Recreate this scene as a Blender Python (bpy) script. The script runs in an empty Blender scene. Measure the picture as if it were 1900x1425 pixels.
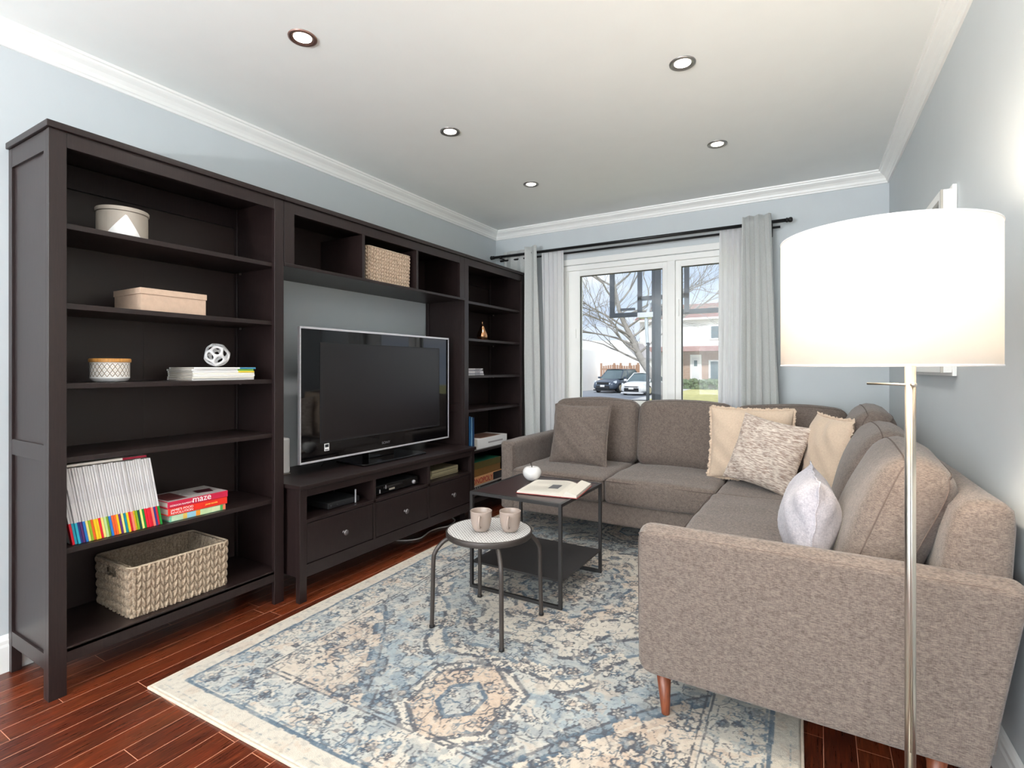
import bpy, bmesh, math, random
import numpy as np
from mathutils import Vector, Matrix, Euler
PI = math.pi
SC = bpy.context.scene
COL = SC.collection
random.seed(7)

# ------------------------------------------------------------------ camera, world, sun, exposure
cd = bpy.data.cameras.new('camera'); cam = bpy.data.objects.new('camera', cd); COL.objects.link(cam)
cam.location = (0, 0, 1.135); cam.rotation_euler = (PI/2, 0, math.radians(30.6))
cd.sensor_width = 36; cd.lens = 36*964/1900; cd.shift_y = -0.015; cd.clip_start = .05; cd.clip_end = 400
SC.camera = cam
SC.view_settings.view_transform = 'Standard'; SC.view_settings.look = 'None'
SC.view_settings.gamma = 1; SC.view_settings.use_curve_mapping = False
SC.view_settings.exposure = 0.35
SC.cycles.use_denoising = True
SC.cycles.max_bounces = 10; SC.cycles.diffuse_bounces = 6; SC.cycles.transparent_max_bounces = 24
SC.cycles.sample_clamp_indirect = 6

w = bpy.data.worlds.new('sky'); SC.world = w; w.use_nodes = True
wn = w.node_tree.nodes; wl = w.node_tree.links; wn.clear()
tc = wn.new('ShaderNodeTexCoord'); mp = wn.new('ShaderNodeMapping'); mp.inputs['Scale'].default_value = (3, 3, 9)
no = wn.new('ShaderNodeTexNoise'); no.inputs['Scale'].default_value = 1.6; no.inputs['Detail'].default_value = 6
cr = wn.new('ShaderNodeValToRGB'); cr.color_ramp.elements[0].position = .42; cr.color_ramp.elements[1].position = .62
cr.color_ramp.elements[0].color = (.62, .73, .93, 1); cr.color_ramp.elements[1].color = (.86, .9, 1, 1)
bg = wn.new('ShaderNodeBackground'); bg.inputs['Strength'].default_value = 1.0; wo = wn.new('ShaderNodeOutputWorld')
wl.new(tc.outputs['Generated'], mp.inputs['Vector']); wl.new(mp.outputs[0], no.inputs['Vector'])
wl.new(no.outputs['Fac'], cr.inputs['Fac']); wl.new(cr.outputs[0], bg.inputs['Color']); wl.new(bg.outputs[0], wo.inputs['Surface'])

def light(name, kind, loc, rot, power, color=(1, 1, 1), **kw):
    d = bpy.data.lights.new(name, kind); d.energy = power; d.color = color
    for k, v in kw.items(): setattr(d, k, v)
    o = bpy.data.objects.new(name, d); COL.objects.link(o); o.location = loc; o.rotation_euler = rot
    return o
light('sun', 'SUN', (0, -20, 30), (math.radians(48), 0, math.radians(22)), 2.6, (1, .98, .95), angle=math.radians(4))
# soft fill light added behind the camera, in a made-up rear window (window_added)
light('rear_fill_light', 'AREA', (-1.05, -3.62, 1.25), (math.radians(90), 0, 0), 150, (.92, .96, 1), shape='RECTANGLE', size=2.6, size_y=2.05)

# ------------------------------------------------------------------ helpers
def lin(c):
    return tuple(((v/255)/12.92 if v/255 <= .04045 else ((v/255+.055)/1.055)**2.4) for v in c)

class NT:
    def __init__(s, name):
        s.m = bpy.data.materials.new(name); s.m.use_nodes = True; s.t = s.m.node_tree; s.n = s.t.nodes
        s.b = s.n['Principled BSDF']; s.out = s.n['Material Output']
    def new(s, t, **kw):
        x = s.n.new(t)
        for k, v in kw.items():
            if k in x.inputs: x.inputs[k].default_value = v
            else: setattr(x, k, v)
        return x
    def ln(s, a, b): s.t.links.new(a, b)
    def obj(s, scale=(1, 1, 1), rot=(0, 0, 0), loc=(0, 0, 0)):
        t = s.new('ShaderNodeTexCoord'); m = s.new('ShaderNodeMapping')
        m.inputs['Scale'].default_value = scale; m.inputs['Rotation'].default_value = rot; m.inputs['Location'].default_value = loc
        s.ln(t.outputs['Object'], m.inputs['Vector']); return m.outputs[0]
    def noise(s, vec, scale, detail=3, rough=.5):
        n = s.new('ShaderNodeTexNoise'); n.inputs['Scale'].default_value = scale; n.inputs['Detail'].default_value = detail
        n.inputs['Roughness'].default_value = rough; s.ln(vec, n.inputs['Vector']); return n.outputs['Fac']
    def ramp(s, fac, stops):
        r = s.new('ShaderNodeValToRGB'); e = r.color_ramp.elements
        while len(e) < len(stops): e.new(.5)
        for q, (p, c) in zip(e, stops):
            q.position = p; q.color = (*c[:3], 1)
        s.ln(fac, r.inputs['Fac']); return r.outputs['Color']
    def mix(s, fac, a, b, mode='MIX'):
        m = s.new('ShaderNodeMix', data_type='RGBA', blend_type=mode)
        for sock, v in ((m.inputs[0], fac), (m.inputs[6], a), (m.inputs[7], b)):
            if isinstance(v, (int, float)): sock.default_value = v
            elif isinstance(v, tuple): sock.default_value = (*v[:3], 1)
            else: s.ln(v, sock)
        return m.outputs[2]
    def bump(s, h, strength=.3, dist=.002):
        b = s.new('ShaderNodeBump'); b.inputs['Strength'].default_value = strength; b.inputs['Distance'].default_value = dist
        s.ln(h, b.inputs['Height']); s.ln(b.outputs[0], s.b.inputs['Normal'])

def mat(name, rgb, rough=.5, metal=0, var=.06, scale=8, bump=0, bscale=200, spec=.5, emis=None, es=0, stretch=(1, 1, 1), coat=0):
    t = NT(name); c = lin(rgb); b = t.b
    v = t.obj(stretch); f = t.noise(v, scale, 4)
    lo = tuple(max(0, x*(1-var)) for x in c); hi = tuple(min(1, x*(1+var)) for x in c)
    t.ln(t.ramp(f, [(.3, lo), (.7, hi)]), b.inputs['Base Color'])
    b.inputs['Roughness'].default_value = rough; b.inputs['Metallic'].default_value = metal
    b.inputs['Specular IOR Level'].default_value = spec; b.inputs['Coat Weight'].default_value = coat
    if bump: t.bump(t.noise(v, bscale, 3), bump)
    if emis:
        b.inputs['Emission Color'].default_value = (*lin(emis), 1); b.inputs['Emission Strength'].default_value = es
    return t.m

def fabric(name, c1, c2, rough=.95, s1=260, s2=40, bump=.5, sheen=.2, streak=None, dist=.002):
    t = NT(name); b = t.b
    va = t.obj((1, 1, 7)); vb = t.obj((7, 7, 1))
    if streak: va = t.obj(streak); vb = va
    n1 = t.noise(va, s1, 2); n2 = t.noise(vb, s1, 2); n3 = t.noise(t.obj(), s2, 3)
    m = t.new('ShaderNodeMath', operation='ADD'); t.ln(n1, m.inputs[0]); t.ln(n2, m.inputs[1])
    m2 = t.new('ShaderNodeMath', operation='MULTIPLY'); t.ln(m.outputs[0], m2.inputs[0]); m2.inputs[1].default_value = .5
    if name.startswith('taupe'):
        t.ln(t.mix(.28, n1, n2), m2.inputs[0]); m2.inputs[1].default_value = 1
    c = t.ramp(m2.outputs[0], [(.38, lin(c1)), (.62, lin(c2))])
    c = t.mix(.25, c, t.ramp(n3, [(.35, lin(c1)), (.65, lin(c2))]))
    t.ln(c, b.inputs['Base Color']); b.inputs['Roughness'].default_value = rough
    b.inputs['Sheen Weight'].default_value = sheen; b.inputs['Specular IOR Level'].default_value = .2
    t.bump(m2.outputs[0], bump, dist)
    return t.m

def vcol(name, rough=.6, bump=0, bscale=300, dist=.002, sheen=0):
    t = NT(name); a = t.new('ShaderNodeVertexColor'); a.layer_name = 'col'
    t.ln(a.outputs['Color'], t.b.inputs['Base Color']); t.b.inputs['Roughness'].default_value = rough
    t.b.inputs['Sheen Weight'].default_value = sheen
    if bump: t.bump(t.noise(t.obj(), bscale, 3), bump, dist)
    return t.m

class MB:
    def __init__(s): s.v = []; s.f = []
    def raw(s, vs, fs):
        o = len(s.v); s.v.extend([tuple(map(float, p)) for p in vs]); s.f.extend([tuple(i+o for i in f) for f in fs]); return s
    def box(s, x0, x1, y0, y1, z0, z1):
        x0, x1 = sorted((x0, x1)); y0, y1 = sorted((y0, y1)); z0, z1 = sorted((z0, z1))
        return s.raw([(x0, y0, z0), (x1, y0, z0), (x1, y1, z0), (x0, y1, z0), (x0, y0, z1), (x1, y0, z1), (x1, y1, z1), (x0, y1, z1)],
                     [(0, 3, 2, 1), (4, 5, 6, 7), (0, 1, 5, 4), (1, 2, 6, 5), (2, 3, 7, 6), (3, 0, 4, 7)])
    def prism(s, pts, z0, z1):
        n = len(pts)
        return s.raw([(x, y, z0) for x, y in pts]+[(x, y, z1) for x, y in pts],
                     [tuple(range(n))[::-1], tuple(range(n, 2*n))]+[(i, (i+1) % n, n+(i+1) % n, n+i) for i in range(n)])
    def extr(s, pts, vec):          # polygon of 3D points pushed along vec
        n = len(pts); vec = Vector(vec)
        return s.raw([tuple(p) for p in pts]+[tuple(Vector(p)+vec) for p in pts],
                     [tuple(range(n))[::-1], tuple(range(n, 2*n))]+[(i, (i+1) % n, n+(i+1) % n, n+i) for i in range(n)])
    def lathe(s, prof, c=(0, 0, 0), seg=48, axis='z'):
        vs = []; fs = []; n = len(prof)
        for k in range(seg):
            a = 2*PI*k/seg
            for r, z in prof:
                p = (r*math.cos(a), r*math.sin(a), z)
                if axis == 'x': p = (p[2], p[0], p[1])
                if axis == 'y': p = (p[0], p[2], p[1])
                vs.append((p[0]+c[0], p[1]+c[1], p[2]+c[2]))
        for k in range(seg):
            for i in range(n-1):
                fs.append((k*n+i, ((k+1) % seg)*n+i, ((k+1) % seg)*n+i+1, k*n+i+1))
        return s.raw(vs, fs)
    def tube(s, pts, r, seg=10, closed=False, caps=True):
        P = [Vector(p) for p in pts]; n = len(P); R = r if isinstance(r, (list, tuple)) else [r]*n
        vs = []; fs = []; up = None
        for i in range(n):
            if closed: t = P[(i+1) % n]-P[i-1]
            else: t = P[min(i+1, n-1)]-P[max(i-1, 0)]
            if t.length < 1e-9: t = Vector((0, 0, 1))
            t.normalize()
            if up is None:
                up = Vector((0, 0, 1)) if abs(t.z) < .9 else Vector((1, 0, 0))
            up = up-t*up.dot(t)
            if up.length < 1e-6: up = t.orthogonal()
            up.normalize(); sd = t.cross(up)
            for k in range(seg):
                a = 2*PI*k/seg; vs.append(P[i]+(up*math.cos(a)+sd*math.sin(a))*R[i])
        m = n if closed else n-1
        for i in range(m):
            j = (i+1) % n
            for k in range(seg): fs.append((i*seg+k, i*seg+(k+1) % seg, j*seg+(k+1) % seg, j*seg+k))
        if caps and not closed: fs.append(tuple(range(seg))[::-1]); fs.append(tuple((n-1)*seg+k for k in range(seg)))
        return s.raw(vs, fs)
    def grid(s, fn, nu, nv, cu=False):
        vs = [fn(i/nu, j/nv) for i in range(nu+(0 if cu else 1)) for j in range(nv+1)]
        fs = []
        for i in range(nu):
            a = i; b = (i+1) % nu if cu else i+1
            for j in range(nv): fs.append((a*(nv+1)+j, b*(nv+1)+j, b*(nv+1)+j+1, a*(nv+1)+j+1))
        return s.raw(vs, fs)
    def xf(s, M):
        s.v = [tuple(M @ Vector(p)) for p in s.v]; return s
    def build(s, name, m, parent=None, bevel=0, smooth=False, sub=0, solid=0, seg=2, merge=0, local=False, recalc=True):
        me = bpy.data.meshes.new(name); me.from_pydata(s.v, [], s.f)
        bm = bmesh.new(); bm.from_mesh(me)
        if merge: bmesh.ops.remove_doubles(bm, verts=bm.verts, dist=merge)
        if recalc: bmesh.ops.recalc_face_normals(bm, faces=bm.faces)
        bm.to_mesh(me); bm.free()
        if m: me.materials.append(m)
        if smooth: me.shade_smooth()
        o = bpy.data.objects.new(name, me); COL.objects.link(o)
        if parent is not None:
            o.parent = parent
            if not local and parent.type == 'EMPTY': o.location = -parent.location
        if bevel:
            b = o.modifiers.new('bevel', 'BEVEL'); b.width = bevel; b.segments = seg; b.limit_method = 'ANGLE'; b.angle_limit = math.radians(40)
            me.shade_smooth(); wnm = o.modifiers.new('wn', 'WEIGHTED_NORMAL'); wnm.keep_sharp = True
        if solid:
            q = o.modifiers.new('solid', 'SOLIDIFY'); q.thickness = solid; q.offset = 0
        if sub:
            q = o.modifiers.new('sub', 'SUBSURF'); q.levels = sub; q.render_levels = sub
        return o

def tag(o, label, cat, group=None, kind=None):
    o['label'] = label; o['category'] = cat
    if group: o['group'] = group
    if kind: o['kind'] = kind
    return o
def thing(name, label, cat, loc=(0, 0, 0), rz=0, group=None, rot=None):
    o = bpy.data.objects.new(name, None); COL.objects.link(o); o.location = loc
    o.rotation_euler = rot if rot else (0, 0, rz); o.empty_display_size = .05
    return tag(o, label, cat, group)
def struct(o): o['kind'] = 'structure'; return o
def dup(o, parent=None, **kw):
    c = o.copy(); COL.objects.link(c)
    if parent is not None: c.parent = parent
    for ch in o.children: dup(ch, c)
    for k, v in kw.items():
        if k == 'loc': c.location = v
        elif k == 'rot': c.rotation_euler = v
        else: c[k] = v
    return c
def arc_smooth(ctrl, n=8):       # Catmull-Rom through control points
    P = [Vector(p) for p in ctrl]; out = []
    for i in range(len(P)-1):
        p0 = P[max(i-1, 0)]; p1 = P[i]; p2 = P[i+1]; p3 = P[min(i+2, len(P)-1)]
        for k in range(n):
            t = k/n
            out.append(.5*((2*p1)+(-p0+p2)*t+(2*p0-5*p1+4*p2-p3)*t*t+(-p0+3*p1-3*p2+p3)*t**3))
    out.append(P[-1]); return out
def text(name, s, size, loc, m, parent, rot=(PI/2, 0, PI/2), ext=.0004, sx=1, align='LEFT'):
    c = bpy.data.curves.new(name, 'FONT'); c.body = s; c.size = size; c.extrude = ext; c.align_x = align
    t = bpy.data.objects.new('tmp', c); me = bpy.data.meshes.new_from_object(t)
    me.transform(Matrix.Diagonal((sx, 1, 1, 1))); me.transform(Matrix.Translation(loc) @ Euler(rot).to_matrix().to_4x4())
    bpy.data.objects.remove(t); me.name = name; me.materials.clear(); me.materials.append(m)
    o = bpy.data.objects.new(name, me); COL.objects.link(o); o.parent = parent
    if parent.type == 'EMPTY': o.location = -parent.location
    return o

# numpy noise
def vnoise(x, y, seed):
    xi = np.floor(x).astype(np.int64); yi = np.floor(y).astype(np.int64); fx = x-xi; fy = y-yi
    fx = fx*fx*(3-2*fx); fy = fy*fy*(3-2*fy)
    def h(a, b):
        n = (a*374761393+b*668265263+seed*1442695041) & 0xffffffff
        n = ((n ^ (n >> 13))*1274126177) & 0xffffffff
        return ((n ^ (n >> 16)) & 0xffff)/65535.0
    return (h(xi, yi)*(1-fx)+h(xi+1, yi)*fx)*(1-fy)+(h(xi, yi+1)*(1-fx)+h(xi+1, yi+1)*fx)*fy
def fbm(x, y, seed, o=4):
    r = 0; a = .5; t = 0
    for k in range(o): r = r+a*vnoise(x*2**k, y*2**k, seed+k); t += a; a *= .5
    return r/t

# ------------------------------------------------------------------ materials
M = {}
M['wall'] = mat('wall_paint', (200, 206, 209), .55, var=.01, bump=.05, bscale=300)
M['ceil'] = mat('ceiling_paint', (240, 243, 241), .8, var=.008, bump=.04, bscale=250)
M['trim'] = mat('trim_paint', (244, 244, 241), .35, var=.01)
M['vinyl'] = mat('window_vinyl', (246, 246, 243), .4, var=.01)
M['gasket'] = mat('black_gasket', (28, 28, 30), .6)
def darkwood():
    t = NT('black_brown_stained_wood'); b = t.b
    v = t.obj((14, 14, 1.1)); n1 = t.noise(v, 14, 5, .6)
    t.ln(t.ramp(n1, [(.3, lin((28, 19, 19))), (.55, lin((36, 25, 24))), (.8, lin((43, 31, 29)))]), b.inputs['Base Color'])
    b.inputs['Roughness'].default_value = .38; b.inputs['Specular IOR Level'].default_value = .45
    t.bump(n1, .12, .001); return t.m
M['wood'] = darkwood()
M['woodin'] = mat('brown_black_backboard', (46, 34, 31), .42, var=.05, scale=3)
def floorm():
    t = NT('cherry_hardwood_planks'); b = t.b
    tcn = t.new('ShaderNodeTexCoord'); sp = t.new('ShaderNodeSeparateXYZ'); cb = t.new('ShaderNodeCombineXYZ')
    t.ln(tcn.outputs['Object'], sp.inputs[0])
    ad = t.new('ShaderNodeMath', operation='ADD'); t.ln(sp.outputs['X'], ad.inputs[0]); ad.inputs[1].default_value = 2.041
    t.ln(sp.outputs['Y'], cb.inputs['X']); t.ln(ad.outputs[0], cb.inputs['Y'])
    br = t.new('ShaderNodeTexBrick'); t.ln(cb.outputs[0], br.inputs['Vector'])
    br.inputs['Scale'].default_value = 1; br.inputs['Brick Width'].default_value = .93; br.inputs['Row Height'].default_value = .0855
    br.inputs['Mortar Size'].default_value = .0011; br.inputs['Mortar Smooth'].default_value = .3; br.inputs['Bias'].default_value = -.05
    br.offset = .37; br.offset_frequency = 2; br.squash = .8; br.squash_frequency = 3
    br.inputs['Color1'].default_value = (0, 0, 0, 1); br.inputs['Color2'].default_value = (1, 1, 1, 1); br.inputs['Mortar'].default_value = (.5, .5, .5, 1)
    base = t.ramp(br.outputs['Color'], [(.0, lin((72, 32, 22))), (.5, lin((108, 52, 30))), (1, lin((148, 76, 38)))])
    g = t.noise(t.obj((26, 1.6, 1)), 6, 6, .65)
    base = t.mix(.55, base, t.ramp(g, [(.3, lin((40, 22, 17))), (.5, lin((100, 48, 30))), (.72, lin((166, 90, 48)))]))
    g2 = t.noise(t.obj((6, 2.2, 1)), 3, 4, .6)
    base = t.mix(.5, base, t.ramp(g2, [(.35, lin((56, 26, 17))), (.65, lin((138, 70, 34)))]), 'OVERLAY')
    col = t.mix(br.outputs['Fac'], base, lin((196, 138, 112)))  # pale plank joints: bevel highlights painted into the colour
    t.ln(col, b.inputs['Base Color'])
    r = t.new('ShaderNodeMapRange'); t.ln(g, r.inputs[0]); r.inputs[3].default_value = .22; r.inputs[4].default_value = .36
    t.ln(r.outputs[0], b.inputs['Roughness']); b.inputs['Specular IOR Level'].default_value = .45
    t.bump(g, .05, .001); return t.m
M['floor'] = floorm()
M['sofa'] = fabric('taupe_heather_upholstery', (79, 70, 65), (131, 118, 110), s1=125, s2=60, bump=.35, dist=.0012)
M['piping'] = mat('taupe_piping', (92, 80, 74), .9, var=.1, scale=200)
M['beige'] = fabric('beige_linen', (196, 174, 152), (218, 197, 176), s1=120, s2=90, bump=.3, dist=.001)
M['boucle'] = fabric('speckled_woven_wool', (150, 128, 116), (226, 214, 202), s1=55, s2=30, bump=.9, streak=(.7, .7, 3.2), dist=.004)
M['lilac'] = fabric('pale_lilac_grey_linen', (150, 148, 158), (196, 192, 198), s1=90, s2=70, bump=.3, dist=.001)
M['walnut'] = mat('walnut_leg', (118, 62, 38), .35, var=.25, scale=30, stretch=(6, 6, 1))
M['steel'] = mat('brushed_nickel', (196, 190, 180), .28, 1, var=.04)
M['black'] = mat('black_powder_coated_metal', (38, 36, 36), .45, 0, var=.05)
M['gunmetal'] = mat('bronze_grey_painted_tube', (66, 60, 57), .42, .3, var=.06)
M['rod'] = mat('black_curtain_rod', (22, 22, 24), .35, .2)
M['tvglass'] = mat('tv_gloss_black', (10, 9, 11), .04, 0, var=.02, spec=.6)
M['screen'] = mat('tv_screen', (22, 18, 20), .33, 0, var=.03, spec=.55)
M['chrome'] = mat('tv_silver_rim', (214, 212, 216), .35, .35, var=.02)
M['white'] = mat('white_matte', (238, 236, 234), .5, var=.02)
M['magwhite'] = mat('magazine_white', (216, 213, 212), .5, var=.03, scale=30)
M['paper'] = mat('paper_pages', (232, 226, 214), .8, var=.04, scale=60, stretch=(1, 1, 14))
M['mug'] = mat('taupe_glazed_stoneware', (160, 144, 134), .22, var=.03)
M['apple'] = mat('white_ceramic', (220, 218, 216), .25, var=.01)
M['stem'] = mat('dark_stem', (50, 40, 34), .5)
M['gold'] = mat('rose_gold_metal', (214, 160, 120), .2, 1, var=.05)
M['bamboo'] = mat('bamboo_lid', (198, 140, 72), .45, var=.2, scale=30, stretch=(1, 12, 1))
M['greige'] = mat('greige_card', (170, 160, 148), .7, var=.02)
M['curtain'] = fabric('light_grey_curtain_cloth', (186, 188, 186), (206, 208, 206), s1=150, s2=100, bump=.15)
M['wicker'] = fabric('water_hyacinth_weave', (160, 138, 118), (205, 184, 162), rough=.8, s1=160, s2=40, bump=.5, streak=(1, 1, 1))
M['bigwicker'] = fabric('dark_seagrass_weave', (140, 121, 102), (186, 166, 143), rough=.75, s1=160, s2=30, bump=.5, streak=(1, 1, 1))
def sheer():
    t = NT('white_sheer'); n = t.n
    tr = t.new('ShaderNodeBsdfTranslucent'); tr.inputs[0].default_value = (.95, .95, .96, 1)
    df = t.new('ShaderNodeBsdfDiffuse'); df.inputs[0].default_value = (.93, .93, .93, 1)
    tp = t.new('ShaderNodeBsdfTransparent')
    a = t.new('ShaderNodeMixShader'); a.inputs[0].default_value = .48; t.ln(df.outputs[0], a.inputs[1]); t.ln(tr.outputs[0], a.inputs[2])
    b = t.new('ShaderNodeMixShader'); b.inputs[0].default_value = .1; t.ln(a.outputs[0], b.inputs[1]); t.ln(tp.outputs[0], b.inputs[2])
    t.ln(b.outputs[0], t.out.inputs['Surface']); return t.m
M['sheer'] = sheer()
def shade():
    t = NT('white_linen_shade')
    tr = t.new('ShaderNodeBsdfTranslucent'); tr.inputs[0].default_value = (.76, .72, .66, 1)
    df = t.new('ShaderNodeBsdfDiffuse'); df.inputs[0].default_value = (.93, .92, .9, 1)
    a = t.new('ShaderNodeMixShader'); a.inputs[0].default_value = .55; t.ln(df.outputs[0], a.inputs[1]); t.ln(tr.outputs[0], a.inputs[2])
    t.ln(a.outputs[0], t.out.inputs['Surface']); return t.m
M['shade'] = shade()
def glass():
    t = NT('clear_window_glass')
    tp = t.new('ShaderNodeBsdfTransparent'); tp.inputs[0].default_value = (.97, .98, .98, 1)
    gl = t.new('ShaderNodeBsdfGlossy'); gl.inputs['Roughness'].default_value = .02
    fr = t.new('ShaderNodeFresnel'); ge = t.new('ShaderNodeNewGeometry'); mr = t.new('ShaderNodeMapRange')
    mr.inputs[3].default_value = 1.45; mr.inputs[4].default_value = 1/1.45; t.ln(ge.outputs['Backfacing'], mr.inputs[0]); t.ln(mr.outputs[0], fr.inputs[0])
    a = t.new('ShaderNodeMixShader'); t.ln(fr.outputs[0], a.inputs[0]); t.ln(tp.outputs[0], a.inputs[1]); t.ln(gl.outputs[0], a.inputs[2])
    t.ln(a.outputs[0], t.out.inputs['Surface']); return t.m
M['glass'] = glass()
_cc = {}
def cmat(rgb, rough=.45):
    k = tuple(rgb)
    if k not in _cc: _cc[k] = mat('printed_colour_%d' % len(_cc), rgb, rough, var=.05, scale=40)
    return _cc[k]

# ------------------------------------------------------------------ room shell
ZC = 2.42
XL = -2.63; YF = 4.147; YR = -3.55
def xr(y): return .391+.0225*(YF-y)
struct(MB().prism([(XL-.3, YR-.3), (xr(YR)+.3, YR-.3), (xr(YF)+.3, YF+.12), (XL-.3, YF+.12)], -.2, 0).build('floor', M['floor']))
struct(MB().prism([(XL-.3, YR-.3), (xr(YR)+.3, YR-.3), (xr(YF)+.3, YF+.3), (XL-.3, YF+.3)], ZC, ZC+.2).build('ceiling', M['ceil']))
struct(MB().box(XL-.2, XL, YR-.2, YF+.2, 0, ZC).build('wall_left', M['wall']))
struct(MB().prism([(xr(YR-.2), YR-.2), (xr(YR-.2)+.2, YR-.2), (xr(YF+.2)+.2, YF+.2), (xr(YF+.2), YF+.2)], 0, ZC).build('wall_right', M['wall']))
WX0, WX1, WZ0, WZ1 = -1.94, -.36, .80, 2.03
b = MB().box(XL, WX0, YF, YF+.16, 0, ZC).box(WX1, xr(YF), YF, YF+.16, 0, ZC).box(WX0, WX1, YF, YF+.16, 0, WZ0).box(WX0, WX1, YF, YF+.16, WZ1, ZC)
struct(b.build('wall_far', M['wall']))
RX0, RX1, RZ1 = -2.35, .25, 2.15
b = MB().box(XL, RX0, YR-.16, YR, 0, ZC).box(RX1, xr(YR), YR-.16, YR, 0, ZC).box(RX0, RX1, YR-.16, YR, RZ1, ZC).box(RX0, RX1, YR-.16, YR, 0, .1)
struct(b.build('wall_rear', M['wall']))
# mouldings swept round the room
ring = [(XL, YR), (XL, YF), (xr(YF), YF), (xr(YR), YR)]
def sweep(prof, zbase, closed=True):
    n = 4; vs = []; fs = []; m = len(prof); c = Vector((-1.1, .3))
    for i in range(n):
        p = Vector(ring[i]); a = (Vector(ring[i-1])-p).normalized(); q = (Vector(ring[(i+1) % n])-p).normalized()
        d = (a+q); d = d/ max(1e-6, d.length)*math.sqrt(2)
        for o, z in prof: vs.append((p.x+d.x*o, p.y+d.y*o, zbase+z))
    for i in range(n):
        j = (i+1) % n
        for k in range(m-1): fs.append((i*m+k, j*m+k, j*m+k+1, i*m+k+1))
    return MB().raw(vs, fs)
crown = [(0, -.078), (.010, -.078), (.013, -.068), (.018, -.064), (.022, -.050), (.032, -.036), (.046, -.026), (.052, -.020), (.054, -.012), (.062, -.010), (.064, 0)]
struct(sweep(crown, ZC).build('trim_1', M['trim']))
base = [(.001, 0), (.016, 0), (.016, .095), (.013, .105), (.013, .118), (.008, .130), (.004, .135), (.001, .137)]
o = struct(sweep(base, 0).build('baseboard_all', M['trim']))

# front window
def bars(mb, x0, x1, z0, z1, w, y0, y1):
    mb.box(x0, x1, y0, y1, z0, z0+w).box(x0, x1, y0, y1, z1-w, z1).box(x0, x0+w, y0, y1, z0+w, z1-w).box(x1-w, x1, y0, y1, z0+w, z1-w); return mb
win = MB()
bars(win, WX0, WX1, WZ0, WZ1, .045, YF+.012, YF+.12)
win.box(-1.035, -.975, YF+.012, YF+.12, WZ0+.045, WZ1-.045)
win = struct(win.build('window_1', M['vinyl'], bevel=.003))
panes = [(-1.790, -1.078), (-.932, -.47)]
for k, (a, b_) in enumerate(panes):
    sx0, sx1 = (WX0+.045, -1.035) if k == 0 else (-.975, WX1-.045)
    s = MB(); y0, y1 = YF+.035, YF+.10; z0, z1 = .872, 1.938
    s.box(sx0, a, y0, y1, WZ0+.045, WZ1-.045).box(b_, sx1, y0, y1, WZ0+.045, WZ1-.045).box(a, b_, y0, y1, WZ0+.045, z0).box(a, b_, y0, y1, z1, WZ1-.045)
    s.build('sash', M['vinyl'], win, bevel=.002)
    g = MB(); bars(g, a, b_, z0, z1, .006, YF+.05, YF+.062); g.build('gasket', M['gasket'], win)
    MB().box(a, b_, YF+.066, YF+.07, z0, z1).build('pane', M['glass'], win)
    hx = a-.035 if k == 0 else a-.02
    MB().box(hx-.004, hx+.004, YF+.02, YF+.036, 1.55 if k else 1.40, 1.68 if k else 1.48).build('latch', M['vinyl'], win)
c = MB()
c.box(WX0-.05, WX1+.05, YF-.016, YF, WZ1, WZ1+.05).box(WX0-.05, WX0+.01, YF-.016, YF, WZ0-.05, WZ1).box(WX1-.01, WX1+.05, YF-.016, YF, WZ0-.05, WZ1).box(WX0-.07, WX1+.07, YF-.035, YF+.03, WZ0-.025, WZ0)
struct(c.build('trim_2', M['trim'], bevel=.003))
# rear patio window, unseen and made up to hold the added fill light
w2 = MB(); bars(w2, RX0, RX1, .1, RZ1, .06, YR-.12, YR-.02)
for x in (-1.52, -.62): w2.box(x-.03, x+.03, YR-.12, YR-.02, .16, RZ1-.06)
w2 = struct(w2.build('window_added', M['vinyl']))
MB().box(RX0+.06, RX1-.06, YR-.075, YR-.07, .16, RZ1-.06).build('pane', M['glass'], w2)

# ------------------------------------------------------------------ recessed ceiling lights
def downlight(x, y, label, trimm, color, on=2.6):
    t = thing('recessed_light', label, 'ceiling light', (x, y, ZC), group='recessed ceiling lights')
    MB().lathe([(.054, -.0005), (.053, -.005), (.046, -.007), (.038, -.004), (.034, .0), (.034, -.001)], (x, y, ZC), 40).build('trim_ring', trimm, t, smooth=True)
    MB().lathe([(.0, -.002), (.022, -.002), (.034, -.0015)], (x, y, ZC), 32).build('lens', M['lens'], t, smooth=True, recalc=False)
    l = light('downlight_beam', 'AREA', (0, 0, -.012), (0, 0, 0), on, color, shape='DISK', size=.06, spread=math.radians(130))
    l.parent = t
M['lens'] = mat('lit_lens', (255, 244, 230), .4, emis=(255, 246, 232), es=6)
warm = (1, .96, .91)
rose = mat('rosy_bronze_trim', (150, 118, 108), .3, .8)
nick = mat('satin_nickel_trim', (150, 148, 146), .3, .8)
downlight(-1.726, 1.322, 'recessed ceiling light with a rosy ring, nearest above the tall bookcase', rose, warm)
downlight(-.495, 2.246, 'recessed ceiling light nearest the camera in the row over the sofa', nick, warm)
downlight(-1.722, 2.253, 'recessed ceiling light over the television, middle of the left row', nick, warm)
downlight(-.502, 3.155, 'recessed ceiling light of the right row close to the window wall', nick, warm)
downlight(-1.728, 3.182, 'smallest-looking recessed ceiling light, of the left row near the window corner', nick, warm)
for (x, y) in ((-.49, 1.32), (-1.73, .39), (-.49, .39), (-1.73, -.55), (-.49, -.55), (-1.73, -1.6), (-.49, -1.6)):  # out-of-view downlights added along the grid, beams only
    l = light('downlight_beam', 'AREA', (x, y, ZC-.012), (0, 0, 0), 2.6, warm, shape='DISK', size=.06, spread=math.radians(130))

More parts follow.
